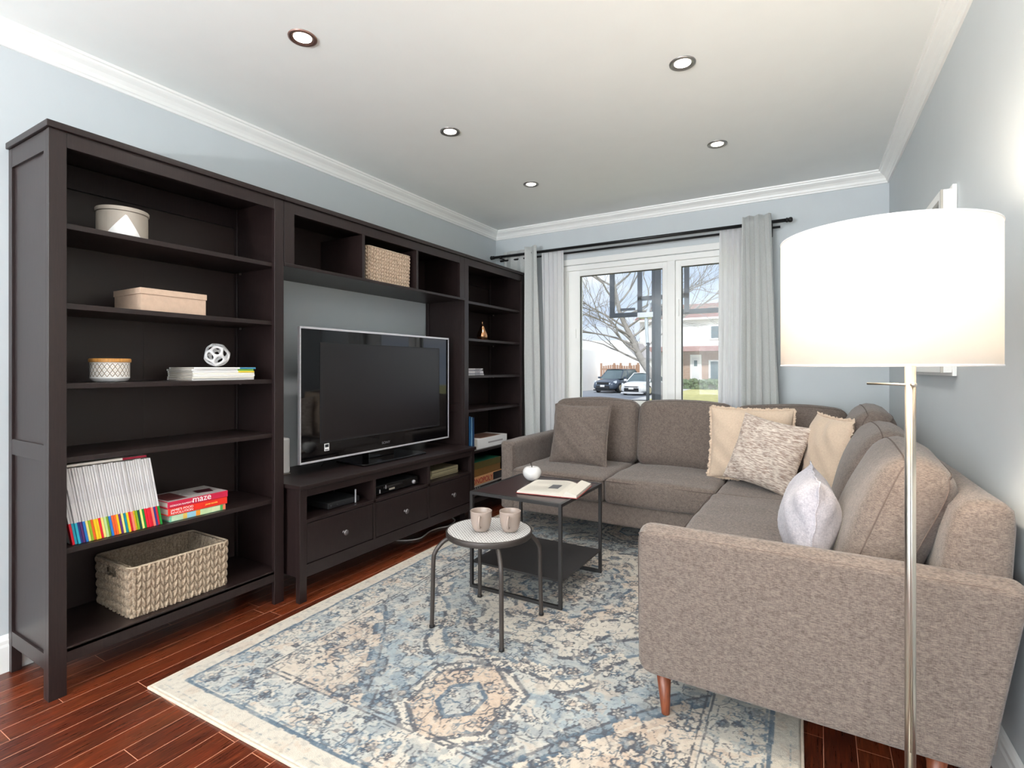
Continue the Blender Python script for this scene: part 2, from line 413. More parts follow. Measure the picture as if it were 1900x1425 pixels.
# bowl-topped uplighter added out of view to brighten the ceiling
t = thing('added_uplighter', 'unseen low steel uplighter added behind the camera to brighten the ceiling', 'lamp', (-1.15, -2.7, 0))
MB().lathe([(0, 0), (.14, 0), (.14, .02), (.015, .026), (.012, .92), (0, .92)], (-1.15, -2.7, 0), 32).build('stand', M['steel'], t, smooth=True)
MB().lathe([(.01, .92), (.09, .935), (.16, .98), (.165, .985), (.155, .98), (.08, .945), (0, .94)], (-1.15, -2.7, 0), 40).build('bowl', M['steel'], t, smooth=True)
MB().lathe([(0, .948), (.10, .958), (.11, .965), (0, .97)], (-1.15, -2.7, 0), 32).build('lit_disc', M['lens'], t)
l = light('ceiling_fill_beam', 'AREA', (0, 0, .985), (PI, 0, 0), 250, (.96, .99, 1), shape='DISK', size=.24); l.parent = t

# ------------------------------------------------------------------ bookcases
XF = -2.251
def bookcase(y0, label, end_top=True):
    t = thing('bookcase', label, 'bookcase', (XF-.185, y0, 0))
    x1 = XF; x0 = XF-.37; y1 = y0+.90; W = M['wood']
    for a, b_ in ((y0, y0+.05), (y1-.05, y1)):
        MB().box(x1-.022, x1, a, b_, 0, 1.956).build('front_post', W, t, bevel=.0015)
    for yy in (y0, y1-.03):
        MB().box(x0, x0+.03, yy, yy+.03, 0, 1.956).build('rear_post', W, t, bevel=.0015)
    for yy, s in ((y0, 1), (y1, -1)):
        p = MB().box(x0+.03, x1-.022, yy+s*.009, yy+s*.024, .10, 1.956)
        p.box(x0+.03, x1-.022, yy+s*.001, yy+s*.020, 1.885, 1.955).box(x0+.03, x1-.022, yy+s*.001, yy+s*.020, .815, .872).box(x0+.03, x1-.022, yy+s*.001, yy+s*.020, .101, .155)
        p.box(x1-.045, x1-.0222, yy+s*.0005, yy+s*.020, 0, 1.954)
        p.build('side_panel', W, t, bevel=.001)
    MB().box(x0-.003, x1+.010, y0-.008 if end_top else y0, y1, 1.957, 1.980).build('top_board', W, t, bevel=.002)
    MB().box(x1-.020, x1-.001, y0+.05, y1-.05, 1.903, 1.956).build('top_rail', W, t, bevel=.001)
    MB().box(x1-.020, x1-.001, y0+.05, y1-.05, .112, .160).build('bottom_rail', W, t, bevel=.001)
    MB().box(x0+.01, x1-.001, y0+.025, y1-.025, .148, .165).build('bottom_shelf', W, t, bevel=.001)
    MB().box(x0+.002, x0+.008, y0+.02, (y0+y1)/2-.0003, .13, 1.955).box(x0+.002, x0+.008, (y0+y1)/2+.0003, y1-.02, .13, 1.955).build('back_panel', M['woodin'], t)
    MB().box(x0+.008, x0+.026, y0+.03, y1-.03, 1.86, 1.955).build('rear_rail', W, t, bevel=.001)
    for z in (.504, .822, 1.083, 1.364, 1.645):
        s = MB().box(x0+.012, x1-.020, y0+.027, y1-.027, z-.019, z).build('shelf', W, t, bevel=.001)
    for z in (.504, .822, 1.083, 1.364, 1.645):
        for yy in (y0+.028, y1-.036):
            MB().box(x0+.06, x0+.068, yy, yy+.008, z-.03, z-.0195).build('shelf_pin', M['steel'], t)
    return t
bookcase(.717, 'tall dark brown bookcase nearest the camera, holding magazines and a big woven basket')
bookcase(3.121, 'tall dark brown bookcase in the window corner beside the grey curtain', end_top=False)

# bridging shelf unit above the television
t = thing('bridging_shelf', 'dark brown three-compartment wall shelf bridging the two bookcases above the television', 'shelf unit', (XF-.185, 2.37, 1.637))
x1, x0, y0, y1 = XF, XF-.37, 1.6185, 3.1195
MB().box(x0-.003, x1+.010, y0, y1, 1.957, 1.980).build('top_board', M['wood'], t, bevel=.002)
MB().box(x0, x1+.006, y0, y1, 1.637, 1.653).build('bottom_board', M['wood'], t, bevel=.002)
MB().box(x1-.02, x1-.001, y0+.056, y1-.055, 1.904, 1.956).build('top_rail', M['wood'], t, bevel=.001)
for a, b_ in ((y0+.001, y0+.058), (y1-.056, y1-.001)): MB().box(x1-.02, x1, a, b_, 1.653, 1.956).build('stile', M['wood'], t, bevel=.001)
for a, b_ in ((y0+.001, y0+.02), (y1-.02, y1-.001)): MB().box(x0, x1-.02, a, b_, 1.653, 1.956).build('side_panel', M['wood'], t, bevel=.001)
for a in (2.127, 2.591): MB().box(x0+.012, x1-.003, a, a+.019, 1.653, 1.904).build('divider', M['wood'], t, bevel=.001)
MB().box(x0+.002, x0+.008, y0+.02, y1-.02, 1.653, 1.956).build('back_panel', M['woodin'], t)

# television bench
pewter = mat('pewter_knob', (112, 106, 106), .42, .6)
XB = -2.151
t = thing('tv_bench', 'low dark brown television bench with three drawers, open shelves above them', 'tv bench', (XB-.235, 2.37, 0))
x1, x0, y0, y1 = XB, XB-.47, 1.632, 3.102; W = M['wood']
MB().box(x0-.002, x1+.012, y0-.008, y1+.008, .550, .570).build('top_board', W, t, bevel=.002)
for a, b_ in ((y0, y0+.04), (y1-.04, y1)):
    MB().box(x1-.03, x1, a, b_, 0, .549).build('leg', W, t, bevel=.0015)
    MB().box(x0, x0+.03, a, b_, 0, .549).build('leg', W, t, bevel=.0015)
MB().box(x1-.022, x1-.001, y0+.04, y1-.04, .510, .549).build('top_rail', W, t, bevel=.001)
MB().box(x1-.022, x1-.001, y0+.04, y1-.04, .118, .178).build('bottom_rail', W, t, bevel=.001)
MB().box(x0+.03, x1-.024, y0+.03, y1-.03, .150, .165).build('bottom_board', W, t)
MB().box(x0+.01, x1-.002, y0+.04, y1-.04, .380, .397).build('shelf', W, t, bevel=.001)
for yy, s in ((y0, 1), (y1, -1)): MB().box(x0+.03, x1-.03, yy+s*.010, yy+s*.025, .118, .549).build('side_panel', W, t, bevel=.001)
for a in (2.113, 2.588): MB().box(x0+.03, x1-.002, a, a+.019, .165, .549).build('divider', W, t, bevel=.001)
MB().box(x0+.004, x0+.010, y0+.03, y1-.03, .165, .549).build('back_panel', M['woodin'], t)
for a, b_ in ((1.675, 2.110), (2.135, 2.585), (2.610, 3.059)):
    d = MB().box(x1-.022, x1-.003, a, b_, .182, .376).build('drawer', W, t, bevel=.002)
    ym = (a+b_)/2+.01
    MB().lathe([(.0, .026), (.010, .0255), (.0145, .022), (.0150, .018), (.011, .013), (.006, .009), (.0055, .002), (.009, 0), (0, 0)], (x1-.003, ym, .276), 24, 'x').build('knob', pewter, d, smooth=True)

# ------------------------------------------------------------------ television
t = thing('television', 'large flat television with glossy black bezel and thin silver rim', 'television', (-2.36, 2.405, .571))
TY0, TY1, TZ0, TZ1, TX = 1.772, 3.040, .630, 1.358, -2.338
MB().box(TX-.085, TX-.012, TY0+.05, TY1-.05, TZ0+.04, TZ1-.04).build('housing', M['black'], t, bevel=.01)
MB().box(TX-.012, TX, TY0+.006, TY1-.006, TZ0+.006, TZ1-.006).build('bezel', M['tvglass'], t, bevel=.001)
r = MB(); 
r.box(TX-.016, TX+.003, TY0, TY1, TZ0, TZ0+.010).box(TX-.016, TX+.003, TY0, TY1, TZ1-.011, TZ1).box(TX-.016, TX+.003, TY0, TY0+.007, TZ0+.01, TZ1-.007).box(TX-.016, TX+.003, TY1-.007, TY1, TZ0+.01, TZ1-.007)
r.build('silver_rim', M['chrome'], t, bevel=.001)
sy0, sy1, sz0, sz1 = TY0+.135, TY1-.115, TZ0+.105, TZ1-.085
MB().box(TX-.001, TX+.0012, sy0, sy1, sz0, sz1).build('screen', M['screen'], t)
f = MB(); f.box(TX, TX+.002, sy0-.006, sy1+.006, sz0-.006, sz0).box(TX, TX+.002, sy0-.006, sy1+.006, sz1, sz1+.006).box(TX, TX+.002, sy0-.006, sy0, sz0, sz1).box(TX, TX+.002, sy1, sy1+.006, sz0, sz1)
f.build('screen_border', M['gasket'], t)
MB().prism([(-2.500, 2.15), (-2.255, 2.13), (-2.240, 2.15), (-2.240, 2.67), (-2.255, 2.69), (-2.500, 2.67)], .5715, .583).build('stand_base', M['tvglass'], t, bevel=.003)
MB().prism([(-2.44, 2.30), (-2.38, 2.30), (-2.38, 2.52), (-2.44, 2.52)], .583, .69).build('stand_neck', M['tvglass'], t, bevel=.004)
text('maker_lettering', 'SONY', .022, (TX+.0008, 2.365, TZ0+.036), mat('grey_print', (120, 118, 122), .4), t, sx=1.25)
s = MB().box(TX, TX+.001, TY0+.158, TY0+.190, TZ0+.052, TZ0+.092).build('sticker', M['white'], t)
MB().box(TX+.0005, TX+.0016, TY0+.162, TY0+.186, TZ0+.072, TZ0+.088).box(TX+.0005, TX+.0016, TY0+.162, TY0+.186, TZ0+.056, TZ0+.060).build('printed_mark', M['gasket'], s)
MB().tube([(TX-.08, TY0+.25, TZ0+.02), (TX-.10, TY0+.24, .60), (TX-.12, TY0+.235, .576)], .003, 8).build('cable', M['gasket'], t, smooth=True)

# white slim device behind the television
t = thing('white_console', 'slim white device standing on the bench behind the television', 'device', (-2.51, 1.775, .571))
MB().box(-2.60, -2.44, 1.740, 1.795, .575, .765).build('case', M['white'], t, bevel=.012, seg=3)
MB().box(-2.59, -2.45, 1.735, 1.80, .5705, .5755).build('stand', M['greige'], t, bevel=.001)

# devices in the bench
t = thing('router', 'black router box with a silver mark in the left bench opening', 'router', (-2.29, 1.945, .398))
MB().box(-2.40, -2.20, 1.84, 2.055, .399, .432).build('case', M['gasket'], t, bevel=.006)
for yy in (1.86, 1.90): MB().lathe([(.0, .004), (.004, .003), (.005, 0)], (-2.20, yy, .415), 12, 'x').build('button', M['black'], t, smooth=True)
MB().box(-2.199, -2.192, 2.018, 2.024, .399, .472).build('silver_strip', M['chrome'], t, bevel=.001)
MB().tube([(-2.38, 2.03, .432), (-2.38, 2.032, .50)], .004, 8).build('antenna', M['gasket'], t)
t = thing('disc_player', 'black disc player with silver buttons in the middle bench opening', 'disc player', (-2.33, 2.38, .398))
MB().box(-2.46, -2.205, 2.175, 2.545, .402, .452).build('case', M['gasket'], t, bevel=.003)
MB().box(-2.2055, -2.200, 2.178, 2.542, .404, .450).build('front_panel', M['tvglass'], t, bevel=.001)
MB().box(-2.2, -2.1985, 2.24, 2.40, .430, .442).build('disc_tray', M['black'], t)
for yy, zz, ww in ((2.205, .425, .006), (2.255, .442, .003)): MB().box(-2.2, -2.196, yy, yy+ww, zz-.015, zz+.006).build('button', M['chrome'], t)
MB().box(-2.2, -2.197, 2.285, 2.33, .414, .424).build('display', M['greige'], t)
MB().lathe([(.0, .010), (.011, .009), (.012, .0)], (-2.2, 2.50, .424), 20, 'x').build('dial', M['chrome'], t, smooth=True)
for yy in (2.2, 2.52): MB().box(-2.24, -2.22, yy-.01, yy+.01, .3975, .402).build('foot', M['black'], t)
for k, (z0, z1, c_, lb) in enumerate(((.398, .420, (150, 140, 110), 'lower'), (.4205, .452, (168, 158, 126), 'upper'))):
    t = thing('storage_case', '%s of two beige cases stacked in the right bench opening' % lb, 'case', (-2.3, 2.86, z0), group='beige cases in the bench')
    MB().box(-2.43, -2.215, 2.69+.01*k, 2.99, z0, z1).build('body', cmat(c_), t, bevel=.003)
    MB().box(-2.216, -2.213, 2.70, 2.98, (z0+z1)/2-.001, (z0+z1)/2+.001).build('seam', M['stem'], t)

# cable on the floor
pts = arc_smooth([(-2.50, 2.45, .006), (-2.419, 2.54, .006), (-2.342, 2.58, .006), (-2.289, 2.665, .006), (-2.324, 2.812, .006), (-2.318, 2.905, .006), (-2.29, 2.99, .006), (-2.35, 3.13, .006), (-2.52, 3.2, .006)], 10)
tag(MB().tube(pts, .005, 8).build('floor_cable', mat('pale_cable', (196, 190, 184), .5), smooth=True), 'pale grey cable looping out on the floor from under the television bench', 'cable')

# ------------------------------------------------------------------ woven baskets
def basket(name, label, cx0, cx1, cy0, cy1, z0, h, m, hole=True, c=.026, hs=.028, taper=.006):
    t = thing(name, label, 'basket', ((cx0+cx1)/2, (cy0+cy1)/2, z0), group=None)
    r = .022; hx = (cx1-cx0)/2; hy = (cy1-cy0)/2; ox = (cx0+cx1)/2; oy = (cy0+cy1)/2
    L = [2*(hy-r), PI*r/2, 2*(hx-r), PI*r/2]*2; P = sum(L)
    ncol = round(P/c); c = P/ncol; nu = ncol*12; nv = max(8, int(h/.0028))
    def peri(s):
        s = s % P; k = 0
        while s > L[k] and k < 7: s -= L[k]; k += 1
        if k == 0: return (hx, -(hy-r)+s), (1, 0)
        if k == 1: a = s/r; return (hx-r+r*math.cos(a), hy-r+r*math.sin(a)), (math.cos(a), math.sin(a))
        if k == 2: return (hx-r-s, hy), (0, 1)
        if k == 3: a = PI/2+s/r; return (-(hx-r)+r*math.cos(a), hy-r+r*math.sin(a)), (math.cos(a), math.sin(a))
        if k == 4: return (-hx, hy-r-s), (-1, 0)
        if k == 5: a = PI+s/r; return (-(hx-r)+r*math.cos(a), -(hy-r)+r*math.sin(a)), (math.cos(a), math.sin(a))
        if k == 6: return (-(hx-r)+s, -hy), (0, -1)
        a = 1.5*PI+s/r; return (hx-r+r*math.cos(a), -(hy-r)+r*math.sin(a)), (math.cos(a), math.sin(a))
    pc = [peri(i*P/nu) for i in range(nu)]
    def H(s, z):
        uu = (s/c) % 1; half = int(uu*2); wv = ((uu*2) % 1)*2-1
        ph = (z/hs+(wv if half else -wv)*.42+.25*math.sin(s*9)) % 1
        return math.sqrt(max(0, 1-wv*wv))**.8*max(0, math.sin(PI*ph))**.55
    mb = MB(); vs = []; fs = []
    for layer, off, amp in ((0, -.010, .0135), (1, -.017, -.006)):
        for i in range(nu):
            (px, py), (nx, ny) = pc[i]; s = i*P/nu
            for j in range(nv+1):
                z = h*j/nv; d = off+amp*H(s, z)+taper*z/h
                vs.append((ox+px+nx*d, oy+py+ny*d, z0+.001+z))
    st = nu*(nv+1)
    def inhole(i, j):
        (px, py), (nx, ny) = pc[i]; z = h*j/nv
        return hole and ny < -.9 and ((px/.048)**2+((z-h*.80)/.021)**2) < 1
    for layer in (0, 1):
        for i in range(nu):
            i2 = (i+1) % nu
            for j in range(nv):
                if inhole(i, j): continue
                a = layer*st+i*(nv+1)+j; b_ = layer*st+i2*(nv+1)+j
                fs.append((a, b_, b_+1, a+1) if not layer else (a, a+1, b_+1, b_))
    mb.raw(vs, fs)
    mb.box(cx0+.006, cx1-.006, cy0+.006, cy1-.006, z0+.001, z0+.008)
    mb.build('woven_body', m, t, smooth=True, recalc=False)
    rp = [(ox+p[0]+n[0]*(taper-.005), oy+p[1]+n[1]*(taper-.005), z0+h) for p, n in pc[::4]]
    MB().tube(rp, .0045, 8, closed=True).build('rim', mat('basket_rim', (178, 160, 138), .7, var=.2, scale=60), t, smooth=True)
    return t
basket('woven_basket', 'large woven open-top storage basket on the bottom shelf of the tall bookcase', -2.585, -2.286, .975, 1.362, .1655, .195, M['bigwicker'], c=.033, hs=.034)
basket('woven_basket', 'pale woven basket in the middle compartment above the television', -2.56, -2.280, 2.195, 2.562, 1.6535, .205, M['wicker'], hole=False, c=.022, hs=.022)

# ------------------------------------------------------------------ things on the tall bookcase
t = thing('lidded_pot', 'round greige lidded box with a white triangle on the top shelf', 'box', (-2.385, .99, 1.645))
cx, cy = -2.385, .990; R_ = .084
MB().lathe([(0, 0), (R_-.004, 0), (R_, .004), (R_, .098), (R_-.004, .1), (0, .1)], (cx, cy, 1.6455), 64).build('body', M['greige'], t, smooth=False, bevel=.0)
MB().lathe([(0, .100), (R_+.003, .100), (R_+.004, .103), (R_+.004, .112), (R_+.002, .115), (0, .116)], (cx, cy, 1.6455), 64).build('lid', M['greige'], t)
vs = []; fs = []; n = 24        # the white triangle follows the curved side
for i in range(n+1):
    u = i/n; a = math.radians(-62+84*u); hh = .086*(1-abs(u-.56)/(.56 if u < .56 else .44))
    for j in range(2): vs.append((cx+(R_+.0008)*math.cos(a), cy+(R_+.0008)*math.sin(a), 1.6462+hh*j))
for i in range(n): fs.append((2*i, 2*i+2, 2*i+3, 2*i+1))
MB().raw(vs, fs).build('painted_triangle', M['white'], t)

t = thing('keepsake_box', 'beige textured rectangular box with a shallow lid on the second shelf', 'box', (-2.4, 1.143, 1.364))
emb = mat('embossed_beige_paper', (200, 172, 150), .7, var=.06, scale=40, bump=1, bscale=60)
MB().box(-2.52, -2.301, 1.017, 1.270, 1.3645, 1.432).build('body', emb, t, bevel=.001)
MB().box(-2.523, -2.298, 1.014, 1.273, 1.432, 1.456).build('lid', emb, t, bevel=.001)

t = thing('canister', 'white canister with diamond lattice pattern and bamboo lid', 'canister', (-2.38, .946, 1.083))
cx, cy, z0 = -2.38, .946, 1.0835; R_ = .063; nu, nv = 420, 56; vs = []; fs = []; cols = []
prof = [(0, 0), (.045, 0), (.056, .004), (.062, .014)]+[(R_, .014+.062*j/nv) for j in range(1, nv+1)]
for i in range(nu):
    a = 2*PI*i/nu
    for r_, z in prof:
        vs.append((cx+r_*math.cos(a), cy+r_*math.sin(a), z0+z))
        cl = (.86, .84, .82)
        if .020 < z < .072 and r_ == R_:
            u = a*24/(2*PI); v = (z-.020)/.026
            d1 = abs(((u+v) % 1)-.5); d2 = abs(((u-v) % 1)-.5)
            if max(d1, d2) > .39 : cl = (.30, .23, .16)
            elif max(d1, d2) < .12: cl = (.70, .52, .30)
        cols.append((*cl, 1))
m_ = len(prof)
for i in range(nu):
    j2 = (i+1) % nu
    for k in range(m_-1): fs.append((i*m_+k, j2*m_+k, j2*m_+k+1, i*m_+k+1))
o = MB().raw(vs, fs).build('body', vcol('lattice_glaze', .25), t, smooth=True)
at = o.data.color_attributes.new('col', 'FLOAT_COLOR', 'POINT'); at.data.foreach_set('color', np.array(cols, dtype=np.float32).ravel())
MB().lathe([(0, .076), (R_+.003, .076), (R_+.004, .079), (R_+.004, .088), (R_+.001, .0905), (0, .091)], (cx, cy, z0), 48).build('lid', M['bamboo'], t)

# flat stack of magazines
bands = [None, None, None, None, (235, 205, 50), (120, 185, 60), (30, 120, 160)]
names = ['lowest', 'second from the bottom', 'third from the bottom', 'middle one', 'yellow-ended one', 'green-ended one', 'topmost, blue-ended']
for k in range(7):
    z = 1.0835+k*.0083; jx = random.uniform(-.006, .004); jy = random.uniform(-.006, .006); th = .0078
    t = thing('magazine', 'white magazine lying under the open ball sculpture, %s of its stack' % names[k], 'magazine', (-2.4, 1.36, z), group='flat magazines on the third shelf')
    MB().box(-2.515+jx, -2.302+jx, 1.222+jy, 1.500+jy, z, z+th).build('body', M['paper' if k in (1, 3) else 'white'], t, bevel=.0008)
    if bands[k]: MB().box(-2.303+jx, -2.3008+jx, 1.422+jy, 1.4995+jy, z+.0005, z+th-.0004).build('spine_band', cmat(bands[k]), t)
    MB().box(-2.5+jx, -2.31+jx, 1.2212+jy, 1.2225+jy, z+.001, z+th-.001).build('shaded_page_edge', M['greige'], t)  # grey strip paints the shade on the stack's left end

# openwork ball
t = thing('ball_sculpture', 'white openwork ceramic ball resting on the stacked magazines', 'ornament', (-2.385, 1.366, 1.1416))
bm = bmesh.new(); N = 18; pts = []
for i in range(N):
    zz = 1-2*(i+.5)/N; rr = math.sqrt(1-zz*zz); a = i*PI*(3-math.sqrt(5))
    pts.append(Vector((rr*math.cos(a), rr*math.sin(a), zz)))
for p in pts: bm.verts.new(p)
hull = bmesh.ops.convex_hull(bm, input=bm.verts); bm.verts.ensure_lookup_table(); bm.faces.ensure_lookup_table()
cent = {f.index: None for f in bm.faces}; bm.faces.index_update()
vs = [tuple(f.normal.normalized()*.053) for f in bm.faces]
if sum(Vector(v).dot(f.calc_center_median()) for v, f in zip(vs, bm.faces)) < 0: vs = [tuple(-Vector(v)) for v in vs]
fs = []
for v in bm.verts:
    lf = list(v.link_faces); c_ = v.co.normalized(); ax = c_.orthogonal().normalized(); ay = c_.cross(ax)
    lf.sort(key=lambda f: math.atan2((f.calc_center_median()-v.co).dot(ay), (f.calc_center_median()-v.co).dot(ax)))
    fs.append(tuple(f.index for f in lf))
bm.free()
o = MB().raw([(x-2.385, y+1.366, z+1.1425+.055) for x, y, z in vs], fs).build('lattice', mat('white_ceramic_matte', (226, 224, 224), .4, var=.02), t)
q = o.modifiers.new('wire', 'WIREFRAME'); q.thickness = .0155; q.use_even_offset = True
q = o.modifiers.new('sub', 'SUBSURF'); q.levels = 2; q.render_levels = 2; o.data.shade_smooth()

# leaning magazine row
C = dict(cyan=(40, 175, 200), teal=(0, 130, 150), navy=(45, 55, 130), purple=(95, 45, 110), blue=(40, 120, 200), cream=(240, 225, 130), lime=(140, 180, 40), orange=(240, 100, 40), yellow=(245, 200, 30), red=(225, 25, 50), mint=(190, 215, 150), salmon=(240, 130, 110), forest=(20, 70, 60), green=(20, 140, 50))
seq = ['red', 'cyan', 'cyan', 'navy', 'purple', 'blue', 'cream', 'lime', 'orange', 'yellow', 'yellow', 'red', 'cream', 'mint', 'lime', 'blue', 'orange', 'orange', 'yellow', 'purple', 'cream', 'teal', 'yellow', 'red', 'salmon', 'yellow', 'lime', 'forest', 'cream', 'green', 'red', 'red', 'red', 'salmon', 'navy', 'red', 'green']
cnt = {}; tot = {k: seq.count(k) for k in seq}
ordw = ['first', 'second', 'third', 'fourth', 'fifth', 'sixth', 'seventh']
n = len(seq); y = .797; lean = math.radians(9.3); dy = (1.092-.797)/n
bodies = {}
for k, nm in enumerate(seq):
    i = cnt.get(nm, 0); cnt[nm] = i+1
    which = ('the only %s-footed one of the row' % nm) if tot[nm] == 1 else ('%s %s-footed one from the left' % (ordw[i], nm))
    hgt = .279+random.uniform(-.002, .0015)
    t = thing('magazine', 'white-spined magazine leaning in the low shelf row, %s' % which, 'magazine', (-2.29+random.uniform(-.004, .002), y+dy/2, .5055), rot=(lean, 0, 0), group='leaning magazines with coloured feet')
    th = dy*.82
    MB().box(-.21, 0, -th/2, th/2, 0, hgt).build('body', M['magwhite'], t, bevel=.0007, local=True)
    MB().box(-.02, .0006, -th/2-.0002, th/2+.0002, .0002, .078).build('spine_band', cmat(C[nm]), t, local=True)
    MB().box(-.02, .0007, -th*.22, th*.22, .15, .15+random.choice((.03, .06, .09))).build('spine_print', cmat((206, 203, 206)), t, local=True)
    y += dy
t = thing('magazine', 'white magazine with a dark red end lying across the leaning row', 'magazine', (-2.4, .91, .7855))
MB().box(-2.50, -2.288, .768, 1.032, .7860, .7945).build('body', M['paper'], t, bevel=.0008)
MB().box(-2.289, -2.2870, .950, 1.0315, .7862, .7943).build('spine_band', cmat((150, 25, 50)), t)

# three cookbooks
def book(name, label, x0, x1, y0, y1, z0, z1, cov, cat='book', group=None):
    t = thing(name, label, cat, ((x0+x1)/2, (y0+y1)/2, z0), group=group)
    b_ = MB().box(x0, x1, y0, y1, z1-.003, z1).box(x0, x1, y0, y1, z0, z0+.003).box(x1-.003, x1, y0, y1, z0+.003, z1-.003)
    b_.build('cover', cov, t, bevel=.0006)
    MB().box(x0+.003, x1-.003, y0+.004, y1-.004, z0+.003, z1-.003).build('pages', M['paper'], t)
    return t
wt = cmat((245, 240, 238)); 
t = book('cookbook', 'mint green patchwork-spined cookbook at the bottom of three', -2.478, -2.292, 1.120, 1.352, .5045, .530, cmat((120, 190, 160)))
xx = 1.126
for wd, cl in ((.045, (190, 215, 180)), (.016, (230, 190, 90)), (.036, (150, 200, 220)), (.018, (240, 150, 40)), (.05, (200, 220, 170)), (.036, (215, 225, 180)), (.012, (90, 180, 90)), (.012, (235, 120, 90))):
    MB().box(-2.2925, -2.2914, xx, xx+wd, .506, .5285).build('spine_patch', cmat(cl), t); xx += wd
t = book('cookbook', 'bright red cookbook with white capitals in the middle of three', -2.480, -2.290, 1.112, 1.358, .5305, .5605, cmat((228, 45, 28)))
text('spine_title', "JAMIE'S FOOD\nREVOLUTION", .0125, (-2.2898, 1.122, .5475), wt, t, sx=1.15)
text('spine_author', "JAMIE OLIVER", .008, (-2.2898, 1.262, .543), cmat((250, 220, 90)), t, sx=1.1)
t = book('cookbook', 'crimson cookbook with a picture cover on top of three', -2.478, -2.289, 1.110, 1.360, .561, .588, cmat((196, 30, 66)))
text('spine_title', "GORDON RAMSAY'S", .0095, (-2.2888, 1.118, .5675), wt, t, sx=1.05)
text('spine_title', "maze", .038, (-2.2888, 1.207, .5665), wt, t, sx=1.0)
cv = MB().box(-2.476, -2.291, 1.112, 1.358, .5881, .5885).build('cover_picture', cmat((166, 160, 158)), t)
MB().box(-2.46, -2.31, 1.12, 1.20, .5886, .5888).build('printed_photo', cmat((92, 48, 48)), cv)
MB().prism([(-2.41, 1.27), (-2.35, 1.26), (-2.33, 1.32), (-2.40, 1.34)], .5886, .5888).build('printed_photo', cmat((70, 24, 34)), cv)

# ------------------------------------------------------------------ things on the window-corner bookcase
t = thing('pear_ornament', 'shiny rose-gold pear ornament on the corner bookcase', 'ornament', (-2.38, 3.545, 1.364))
MB().lathe([(0, 0), (.025, .002), (.042, .018), (.046, .038), (.040, .062), (.026, .085), (.020, .105), (.016, .118), (.008, .125), (0, .126)], (-2.38, 3.545, 1.3645), 32).build('body', M['gold'], t, smooth=True)
MB().tube([(-2.38, 3.545, 1.487), (-2.379, 3.543, 1.505), (-2.376, 3.54, 1.522)], .003, 8).build('stem', M['gold'], t, smooth=True)
for k in range(6):
    z = 1.0835+k*.0088; j = random.uniform(-.006, .006)
    t = thing('magazine', 'thin grey-edged magazine in the small corner bookcase pile, %s' % ['at the very bottom', 'second from bottom', 'third from bottom', 'third from top', 'second from top', 'on top'][k], 'magazine', (-2.4, 3.29, z), group='magazines in the corner bookcase')
    MB().box(-2.49, -2.285+j/2, 3.165+j, 3.425-.004*k+j, z, z+.0078).build('body', cmat([(190, 186, 190), (150, 148, 156), (214, 210, 212)][k % 3]), t, bevel=.0008)
    MB().box(-2.2855+j/2, -2.284+j/2, 3.30+j, 3.37+j, z+.002, z+.0055).build('spine_print', cmat((92, 90, 100)), t)
for k, (cl, lb) in enumerate((((40, 110, 170), 'blue'), ((120, 170, 210), 'pale blue'), ((28, 70, 120), 'dark navy'))):
    y = 3.272+.024*k
    t = thing('upright_book', '%s book standing upright at the left of the corner bookcase' % lb, 'book', (-2.4, y+.01, .504), group='upright blue books')
    MB().box(-2.50, -2.318, y, y+.003, .5045, .765-.006*k).box(-2.50, -2.318, y+.018, y+.021, .5045, .765-.006*k).box(-2.321, -2.318, y, y+.021, .5045, .765-.006*k).build('cover', cmat(cl), t, bevel=.0005)
    MB().box(-2.498, -2.321, y+.003, y+.018, .507, .76-.006*k).build('pages', M['paper'], t)
t = book('thick_book', 'thick white book with a brown cover picture on the corner bookcase', -2.50, -2.292, 3.350, 3.79, .5045, .582, M['white'])
MB().box(-2.49, -2.31, 3.42, 3.72, .5822, .5828).build('cover_picture', cmat((130, 96, 80)), t)
text('spine_print', 'collected', .016, (-2.2916, 3.52, .53), cmat((160, 150, 150)), t) if False else None
MB().box(-2.2922, -2.2915, 3.50, 3.72, .536, .548).build('spine_print', cmat((168, 162, 162)), t)
t = thing('game_box', 'green and ochre game box on top of the board games', 'game box', (-2.4, 3.5, .285))
MB().box(-2.55, -2.302, 3.30, 3.70, .2905, .352).build('tray', cmat((130, 92, 44)), t, bevel=.001)
MB().box(-2.553, -2.300, 3.297, 3.703, .350, .402).build('lid', cmat((96, 84, 40)), t, bevel=.001)
MB().box(-2.55, -2.304, 3.30, 3.70, .402, .4025).build('lid_picture', cmat((30, 110, 84)), t)
t = thing('game_box', 'board game box with MONOPOLY in red capitals on its side', 'game box', (-2.4, 3.5, .2))
MB().box(-2.56, -2.296, 3.22, 3.73, .2255, .289).build('lid', cmat((216, 160, 110)), t, bevel=.001)
MB().box(-2.555, -2.300, 3.225, 3.725, .212, .226).build('tray', cmat((214, 206, 196)), t, bevel=.001)
MB().box(-2.2965, -2.2952, 3.58, 3.729, .227, .288).build('side_picture', cmat((40, 36, 40)), t)
text('game_title', 'MONOPOLY', .060, (-2.2950, 3.235, .2355), cmat((176, 8, 40)), t, sx=1.0)
t = thing('game_box', 'dark box with pale stripes, lowest of the board games', 'game box', (-2.4, 3.45, .166))
MB().box(-2.55, -2.305, 3.20, 3.66, .1655, .2105).build('body', cmat((58, 56, 58)), t, bevel=.001)
for k in range(4): MB().box(-2.3055, -2.3045, 3.30+.03*k, 3.312+.03*k, .172, .205).build('stripe', cmat((170, 168, 166)), t)

